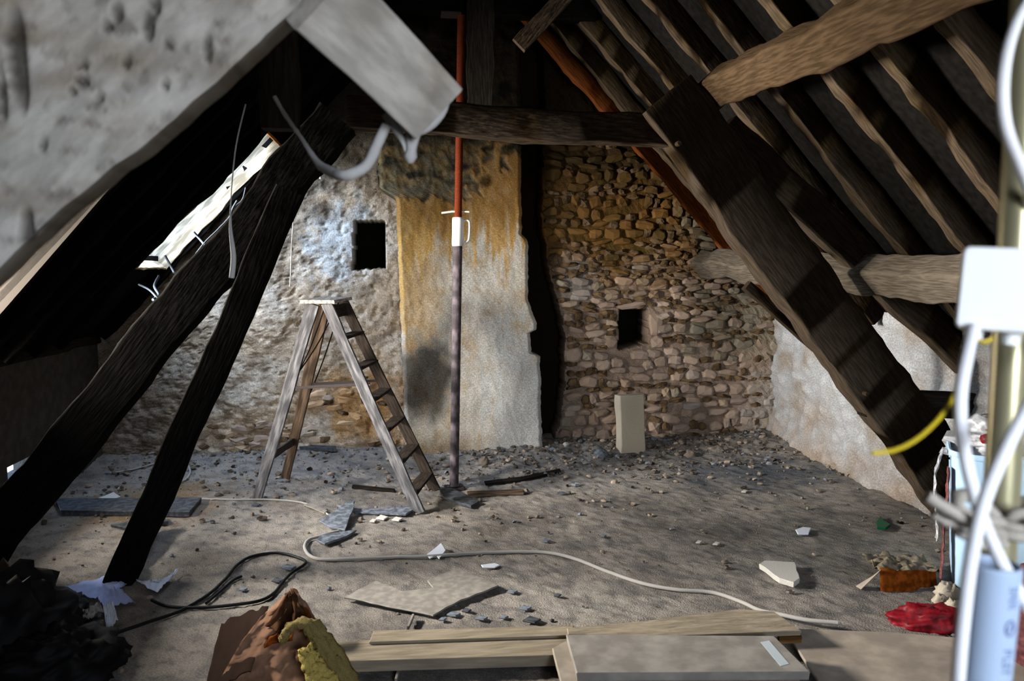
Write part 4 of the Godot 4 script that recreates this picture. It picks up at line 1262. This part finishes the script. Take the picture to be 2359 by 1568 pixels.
	var chips := [[1045, 1420, 34, "slate chip nearest the front corner of the torn pale sheet"], [1075, 1412, 24, "small slate chip tucked against the torn pale sheet's right front edge"], [1110, 1428, 30, "slate chip midway along the row right of the torn pale sheet"], [1160, 1425, 24, "small slate chip in the row behind the long plank"], [1225, 1432, 44, "widest slate chip at the right end of the row behind the plank"], [1020, 1432, 20, "tiny slate chip at the left end of the row behind the plank"],
		[1180, 1366, 26, "slate chip just right of the torn pale sheet's tip"], [1285, 1375, 18, "tiny slate chip lying alone below the long pale cable"], [1210, 1404, 30, "slate chip lying above the widest chip behind the plank"], [1258, 1248, 22, "slate chip lying above the long pale cable at mid floor"], [640, 1340, 30, "slate chip lying inside the black cable's loop"], [665, 1308, 36, "larger dark chip lying under the tip of the black cable's loop"], [560, 1362, 22, "chip lying left inside the black cable's loop"],
		[880, 1196, 30, "white plaster crumb in front of the half-buried slate"], [915, 1199, 26, "white plaster crumb nearest the ladder's front foot"], [860, 1202, 18, "tiny white plaster crumb beside the triangular slate"], [590, 1165, 22, "dark chip lying below the ladder's left back leg"], [1390, 1238, 14, "speck of slate lying on the bare middle floor"], [1610, 1252, 16, "pale stone bit left of its twin on the right-hand floor"], [1650, 1255, 18, "pale stone bit right of its twin on the right-hand floor"], [1715, 1134, 16, "pale bit lying on the blue-grey dust by the right wall"]]
	for k in chips.size():
		var q = chips[k]
		var w: float = q[2] / 2.0
		var m = [M.slate, M.slate_deep, M.slate][k % 3]
		if k in [13, 14, 15, 18, 19, 20]: m = M.plaster
		slab_at("floor_chip", q[3], "chip", [[q[0] - w, q[1] + 2], [q[0] - w * 0.2, q[1] - w * 0.4], [q[0] + w, q[1] - 1], [q[0] + w * 0.3, q[1] + w * 0.35]], 0.010, m, 0.004, 60 + k, "chips scattered on the floor", 0.004)
	# papers round the foot of the leaning post
	var crumple := func(px, z_, amp, sd): return func(u, v):
		var a := gb(px[0][0], px[0][1]).lerp(gb(px[1][0], px[1][1]), u)
		var b := gb(px[3][0], px[3][1]).lerp(gb(px[2][0], px[2][1]), u)
		var p: Vector3 = a.lerp(b, v)
		p.y = floor_h(p.x, p.z) + z_ + amp * (0.5 + absf(n1.get_noise_2d(u * 3.5 + sd, v * 3.5)) * 1.6)
		return p
	for q in [["blue_paper", "crumpled bluish paper lying left of the leaning post's foot", [[142, 1362], [262, 1330], [292, 1352], [215, 1386]], M.paper_blue, 0.02, 1.0],
		["blue_paper", "crumpled bluish paper lying in front of the leaning post's foot", [[222, 1380], [272, 1356], [312, 1398], [240, 1406]], M.paper_blue, 0.02, 5.0],
		["torn_paper", "torn white paper lying right of the leaning post's foot", [[314, 1342], [366, 1350], [414, 1316], [362, 1374]], M.paper, 0.02, 9.0],
		["torn_paper", "small torn paper curling at the right side of the leaning post", [[292, 1322], [318, 1302], [328, 1314], [310, 1330]], M.paper, 0.03, 12.0],
		["torn_paper", "pale torn paper strip hanging in front of the bluish papers", [[238, 1408], [262, 1402], [272, 1440], [248, 1470]], M.paper, 0.03, 15.0],
		["torn_paper", "grey paper lying between the bluish papers and the black sacks", [[180, 1424], [225, 1400], [240, 1420], [200, 1442]], M.sheet, 0.03, 18.0]]:
		single(q[0], q[1], "paper", sheet_mesh(crumple.call(q[2], 0.004, q[4], q[5]), 16, 12, 0.003), q[3])
	# dark rubbish sacks in the lower left corner
	for q in [[-40, 1500, 0.80, 0.34, 1.0, "large black rubbish sack slumped in the bottom left corner"], [95, 1425, 0.42, 0.10, 2.0, "small black rubbish sack lying behind the large one, left of the papers"], [140, 1540, 0.50, 0.16, 3.0, "low black rubbish sack at the bottom edge right of the large one"]]:
		var p := gf(q[0], q[1])
		single("rubbish_sack", q[5], "sack", lump(Vector3(q[2], q[3], q[2] * 0.85), q[4], 0.4, 40, 20), M.black_bag, p)
	# debris on the right by the tub
	var cb := gf(2085, 1352)
	var c := thing("torn_box", "torn brown cardboard box with pale top lying left of the blue tub", "cardboard box", cb)
	put("box_side", sheet_mesh(func(u, v): return Vector3(-0.17 + u * 0.35, 0.13 - v * 0.13 - 0.05 * u * (1 - v) + n1.get_noise_2d(u * 4, v * 2) * 0.012, 0.02 + 0.02 * sin(u * 5) + v * 0.015), 24, 8, 0.005), M.card_orange, c)
	put("box_top", sheet_mesh(func(u, v): return Vector3(-0.15 + u * 0.38 + v * 0.05, 0.10 + n1.get_noise_2d(u * 4 + 3, v * 4) * 0.05 - 0.04 * u, 0.0 - v * 0.26), 24, 16, 0.005), mat(Color(0.60, 0.55, 0.47), 0.9, T.cloud, Vector3(6, 6, 6)), c)
	put("box_flap", sheet_mesh(func(u, v): return Vector3(-0.17 - u * 0.10, 0.12 * (1 - u * 0.95) * (1 - 0.4 * v), 0.03 - v * 0.05 - u * 0.02), 8, 6, 0.004), M.panel_tan, c)
	var rd := gf(2148, 1440)
	single("red_bag", "crumpled red plastic bag on the floor beside the blue pipe", "bag", lump(Vector3(0.38, 0.10, 0.17), 5.0, 0.3, 40, 18, 2.0), M.bag_red, rd, Basis(Vector3.UP, -0.45))
	for q in [[2180, 1372, 0.12, "pale rubble lump between the torn box and the red bag"], [2195, 1410, 0.10, "brown rubble lump lying above the red bag"], [2165, 1386, 0.07, "small rubble lump beside the torn box"]]:
		single("rubble_lump", q[3], "rubble", lump(Vector3(q[2], q[2] * 0.6, q[2] * 0.8), q[0] * 0.02, 0.5, 14, 8), M.concrete, gf(q[0], q[1]))

func boards_and_sack():
	# boards along the bottom; they lie on the dirt, one on another
	var lay := func(called, label, category, px, th, y, m, sd, jag := 0.002):
		var poly := PackedVector2Array()
		rng.seed = sd
		for q in px:
			var g := gb(q[0], q[1], y + th)
			poly.append(Vector2(g.x, g.z))
		var c := Vector2.ZERO
		for p in poly: c += p / poly.size()
		for i in poly.size(): poly[i] -= c
		return single(called, label, category, poly_slab(poly, th, minf(0.004, th * 0.4)), m, Vector3(c.x, y, c.y))
	lay.call("plank", "long pale plank lying along the bottom, left of the stacked panels", "plank", [[770, 1478], [1310, 1446], [1420, 1452], [1420, 1500], [1290, 1508], [800, 1522]], 0.05, 0.03, M.board, 1)
	lay.call("plank", "narrow pale plank lying on the back edge of the long one", "plank", [[860, 1452], [1322, 1440], [1322, 1462], [850, 1478]], 0.012, 0.082, M.board, 2)
	lay.call("plank", "tapering plank lying behind the stacked panels", "plank", [[1306, 1446], [1480, 1430], [1705, 1402], [1785, 1408], [1846, 1452], [1500, 1466], [1308, 1460]], 0.022, 0.085, M.board, 3)
	lay.call("panel", "lower pale panel under the grey one at the bottom", "panel", [[1272, 1492], [1300, 1476], [1770, 1478], [1905, 1640], [1310, 1640]], 0.03, 0.082, M.panel_tan, 4)
	var top_panel: MeshInstance3D = lay.call("panel", "grey dusty panel lying on top at the bottom centre", "panel", [[1304, 1461], [1784, 1464], [1866, 1546], [1328, 1549]], 0.035, 0.113, M.panel, 5)
	var tape := PackedVector2Array()
	for q in [[1752, 1478], [1772, 1474], [1818, 1528], [1798, 1533]]:
		var g := gb(q[0], q[1], 0.15)
		var o: Vector3 = (FR.affine_inverse() * top_panel.transform).origin
		tape.append(Vector2(g.x - o.x, g.z - o.z))
	put("tape_strip", poly_slab(tape, 0.0012, 0.0004), mat(Color(0.72, 0.76, 0.78), 0.6), top_panel, Transform3D(Basis(), Vector3(0, 0.0352, 0)))
	lay.call("panel", "wide tan sheet lying flat at the bottom right", "panel", [[1806, 1446], [2050, 1455], [2235, 1470], [2420, 1500], [2420, 1700], [1945, 1700], [1880, 1560]], 0.018, 0.02, M.panel_tan, 6)
	lay.call("batten", "short batten sticking out behind the tan sheet", "batten", [[1790, 1458], [1845, 1458], [1848, 1466], [1795, 1468]], 0.03, 0.05, M.board_edge, 7)
	lay.call("batten", "dark batten standing proud under the long plank", "batten", [[812, 1524], [1285, 1508], [1285, 1520], [815, 1538]], 0.02, 0.012, M.board_edge, 8)
	for q in [[[940, 1446], [952, 1418], "thin grey stick poking out under the torn pale sheet"], [[912, 1568], [921, 1534], "thin grey stick poking out in front of the long plank"]]:
		var a := gb(q[0][0], q[0][1], 0.02); var b := gb(q[1][0], q[1][1], 0.02)
		single("stick", q[2], "stick", beam_mesh((b - a).length(), 0.012, 0.02, 3.0, 0.001, 0.002), M.sheet, a, along(a, b, Vector3.UP).basis)
	# torn paper sack with yellow insulation
	var L := [[668, 1357], [640, 1385], [598, 1425], [560, 1470], [535, 1515], [505, 1568], [470, 1650]]
	var Rr := [[672, 1357], [705, 1380], [732, 1425], [742, 1470], [760, 1515], [790, 1568], [810, 1650]]
	var zs := [3.95, 3.98, 4.04, 4.10, 4.16, 4.24, 4.36]
	var face := func(u: float, v: float, lift: float) -> Vector3:
		var k := minf(v * 6.0, 5.999)
		var i := int(k)
		var f := k - i
		var a: Vector3 = bz(L[i][0], L[i][1], zs[i]).lerp(bz(L[i + 1][0], L[i + 1][1], zs[i + 1]), f)
		var b: Vector3 = bz(Rr[i][0], Rr[i][1], zs[i]).lerp(bz(Rr[i + 1][0], Rr[i + 1][1], zs[i + 1]), f)
		var p := a.lerp(b, u)
		var crease := n1.get_noise_2d(u * 2.5 + 3, v * 4.0) * 0.05 + absf(n2.get_noise_2d(u * 5, v * 7)) * 0.02
		p.z += sin(u * PI) * 0.07 * v + crease + lift
		p.y = maxf(p.y, floor_h(p.x, p.z) + 0.004)
		return p
	var sk := thing("paper_sack", "torn brown paper sack of yellow insulation at the bottom left", "sack", gb(650, 1600))
	var inv := rel(sk, Transform3D())
	put("sack_paper", sheet_mesh(func(u, v): return inv * face.call(u, v, 0.0), 36, 44, 0.004), M.card, sk)
	put("sack_fold", sheet_mesh(func(u, v): return inv * (face.call(u * 0.9 + 0.06, 0.03 + v * 0.26, 0.03) + Vector3(0, 0.004 - 0.03 * v, 0.03 * v)), 24, 14, 0.005), M.card_dark, sk)
	put("sack_tear", sheet_mesh(func(u, v): return inv * (face.call(0.30 + u * 0.34, 0.40 + v * 0.09 - 0.04 * u, 0.045) + Vector3(0, 0, 0.02 * sin(v * PI))), 14, 8, 0.006), M.card_orange, sk)
	put("sack_tear", sheet_mesh(func(u, v): return inv * (face.call(0.72 + u * 0.25, 0.20 + v * 0.20, 0.03)), 10, 8, 0.006), M.card_orange, sk)
	var ribbon := func(called, l, r, z, th, m, amp):
		var f := func(u: float, v: float) -> Vector3:
			var k := minf(v * (l.size() - 1), l.size() - 1.001)
			var i := int(k)
			var za: float = lerpf(z[i], z[i + 1], k - i)
			var a: Vector3 = bz(lerpf(l[i][0], l[i + 1][0], k - i), lerpf(l[i][1], l[i + 1][1], k - i), za)
			var b: Vector3 = bz(lerpf(r[i][0], r[i + 1][0], k - i), lerpf(r[i][1], r[i + 1][1], k - i), za)
			var p := a.lerp(b, u)
			p.z += sin(u * PI) * amp + n1.get_noise_2d(u * 3 + th * 90, v * 7) * amp + n1.get_noise_2d(u * 12, v * 26) * amp * 0.35
			p.x += n1.get_noise_2d(v * 9 + 4, u * 2) * amp * 0.5
			return inv * p
		put(called, sheet_mesh(f, 18, 40, th), m, sk)
	ribbon.call("insulation_strip", [[648, 1462], [664, 1436], [690, 1438], [712, 1462], [728, 1500], [752, 1540], [775, 1580], [800, 1650]], [[655, 1478], [690, 1425], [735, 1432], [768, 1470], [800, 1520], [822, 1560], [832, 1600], [850, 1660]], [4.22, 4.24, 4.25, 4.26, 4.28, 4.32, 4.36, 4.44], 0.02, M.wool_dull, 0.03)
	ribbon.call("insulation_strip", [[692, 1492], [697, 1520], [706, 1550], [714, 1580], [730, 1650]], [[714, 1483], [740, 1515], [768, 1550], [790, 1580], [830, 1650]], [4.33, 4.35, 4.38, 4.41, 4.46], 0.025, M.wool, 0.022)
	single("card_sheet", "dark brown cardboard flap lying to the left of the torn paper sack", "cardboard", sheet_mesh(func(u, v):
		var p := gb(lerpf(470, 580, u) + 40 * v, lerpf(1600, 1440, v))
		p.y = floor_h(p.x, p.z) + 0.01 + 0.09 * u + n1.get_noise_2d(u * 3, v * 3) * 0.02
		return p, 16, 12, 0.005), mat(Color(0.17, 0.13, 0.11), 0.9))

func floor_cable(called, label, px: Array, r: float, m, group := ""):
	var pts := []
	for q in px:
		var p := gf(q[0], q[1])
		p.y += r * 0.9 + (q[2] if q.size() > 2 else 0.0)
		pts.append(p)
	var sp := spline(pts, 0.03)
	for i in sp.size():
		sp[i].y = maxf(sp[i].y, floor_h(sp[i].x, sp[i].z) + r * 0.8)
	var base := sp[0]
	for i in sp.size(): sp[i] -= base
	single(called, label, "cable", tube_mesh(sp, r, 8), m, base)

func cables():
	floor_cable("floor_cable", "long pale cable snaking across the floor from the slates to the planks", [[780, 1226], [738, 1238], [712, 1246], [702, 1262], [712, 1282], [740, 1291], [800, 1291], [900, 1287], [1000, 1284], [1100, 1277], [1200, 1274], [1270, 1277], [1330, 1292], [1400, 1320], [1480, 1347], [1560, 1362], [1640, 1368], [1700, 1387], [1752, 1410], [1800, 1425, 0.012], [1860, 1441, 0.02], [1930, 1452, 0.03]], 0.011, M.cable_grey)
	floor_cable("floor_cable", "faint thin cable lying behind the slates, left of the ladder's front foot", [[455, 1150], [540, 1152], [620, 1152], [690, 1158], [730, 1172], [758, 1188]], 0.007, M.cable_grey)
	floor_cable("floor_cable", "thin white cable looping on the ochre dirt beside the leaning post", [[255, 1090], [300, 1082], [350, 1066], [395, 1056], [425, 1064], [438, 1084], [430, 1104], [405, 1116], [380, 1126], [366, 1142]], 0.008, M.cable_grey)
	floor_cable("floor_cable", "black cable looping from the leaning post's papers up to the middle floor and back", [[150, 1500], [240, 1470], [330, 1440], [420, 1408], [480, 1372], [520, 1335], [545, 1305], [580, 1284], [640, 1276], [690, 1288], [704, 1300], [672, 1322], [650, 1345], [632, 1368], [600, 1386], [540, 1396], [470, 1402], [390, 1400], [350, 1385]], 0.009, M.cable_black)
	floor_cable("floor_cable", "second black cable running beside the looped one", [[475, 1392], [510, 1362], [536, 1340], [556, 1330]], 0.008, M.cable_black)

# ------------------------------------------------------------------ cobwebs
func strand(parent: Node3D, base: Vector3, pts: Array, r, called := "strand", m = null):
	var p := []
	for q in pts: p.append(bz(q[0], q[1], q[2]) - base)
	var mesh := tube_mesh(spline(p, 0.012), r, 7)
	put(called, mesh, m if m else M.web, parent)
func cobwebs():
	var b := bz(632, 222, 5.3)
	var t := thing("cobweb", "thick grey cobweb rope sagging from the sawn brace to the dark hanger", "cobweb", b)
	strand(t, b, [[632, 222, 5.3], [655, 262, 5.32], [692, 315, 5.45], [726, 368, 5.6], [748, 388, 5.7], [790, 404, 5.84], [830, 392, 5.84], [850, 374, 5.84], [868, 335, 5.84], [890, 288, 5.84]], func(tt): return 0.0055 + 0.006 * smoothstep(0.3, 0.7, tt) + 0.002 * n1.get_noise_1d(tt * 30))
	b = bz(955, 290, 5.84)
	t = thing("cobweb", "grey cobweb tatters dripping from the sawn brace's cut end", "cobweb", b)
	strand(t, b, [[955, 290, 5.84], [950, 320, 5.84], [947, 350, 5.84], [945, 368, 5.84], [946, 376, 5.84]], func(tt): return 0.015 * (1 - tt) + 0.005 + 0.008 * smoothstep(0.6, 0.9, tt) * smoothstep(1.02, 0.9, tt))
	strand(t, b, [[900, 262, 5.84], [915, 300, 5.84], [928, 325, 5.84], [934, 350, 5.84]], func(tt): return 0.014 * (1 - tt) + 0.002)
	strand(t, b, [[1030, 225, 5.84], [1018, 258, 5.84], [992, 286, 5.84], [962, 300, 5.84]], func(tt): return 0.008 + 0.006 * tt)
	strand(t, b, [[890, 262, 5.84], [905, 285, 5.84], [925, 292, 5.84], [955, 298, 5.84]], 0.010)
	b = bz(566, 240, 4.4)
	t = thing("cobweb", "single grey cobweb string hanging down across the bright roof opening", "cobweb", b)
	strand(t, b, [[566, 240, 4.4], [545, 330, 4.4], [534, 430, 4.4], [531, 520, 4.4], [538, 590, 4.4], [534, 640, 4.4]], func(tt): return 0.0025 + 0.008 * smoothstep(0.55, 0.9, tt))
	b = bz(560, 490, 2.5)
	t = thing("cobweb", "bluish cobweb threads trailing along the left cruck blade under the roof opening", "cobweb", b)
	strand(t, b, [[566, 432, 2.5], [558, 460, 2.5], [540, 476, 2.5], [528, 500, 2.5], [500, 530, 2.5], [470, 560, 2.5], [430, 612, 2.5], [366, 694, 2.5]], 0.004, "strand", M.web_blue)
	strand(t, b, [[546, 462, 2.5], [536, 480, 2.5], [532, 494, 2.5]], 0.006, "strand", M.web_blue)
	strand(t, b, [[446, 534, 2.3], [460, 550, 2.3], [474, 566, 2.4]], 0.008, "strand", M.web_blue)
	strand(t, b, [[380, 588, 2.0], [392, 610, 2.0], [402, 628, 2.1]], 0.008, "strand", M.web_blue)
	strand(t, b, [[366, 636, 2.0], [356, 658, 2.1], [366, 680, 2.2], [352, 690, 2.3]], 0.009, "strand", M.web_blue)
	strand(t, b, [[320, 655, 2.0], [345, 668, 2.1], [365, 690, 2.3]], 0.007, "strand", M.web_blue)
	b = bz(672, 478, 2.7)
	t = thing("cobweb", "pale cobweb wisps hanging in front of the far wall beside the cruck blade", "cobweb", b)
	strand(t, b, [[677, 478, 2.7], [675, 520, 2.7], [672, 560, 2.7], [671, 600, 2.7], [668, 660, 2.7]], 0.003)
	strand(t, b, [[740, 400, 2.7], [738, 412, 2.7]], 0.006)
	strand(t, b, [[655, 508, 2.7], [640, 524, 2.7], [628, 544, 2.7], [608, 604, 2.7]], 0.004)
	strand(t, b, [[648, 556, 2.7], [645, 574, 2.7]], 0.006)
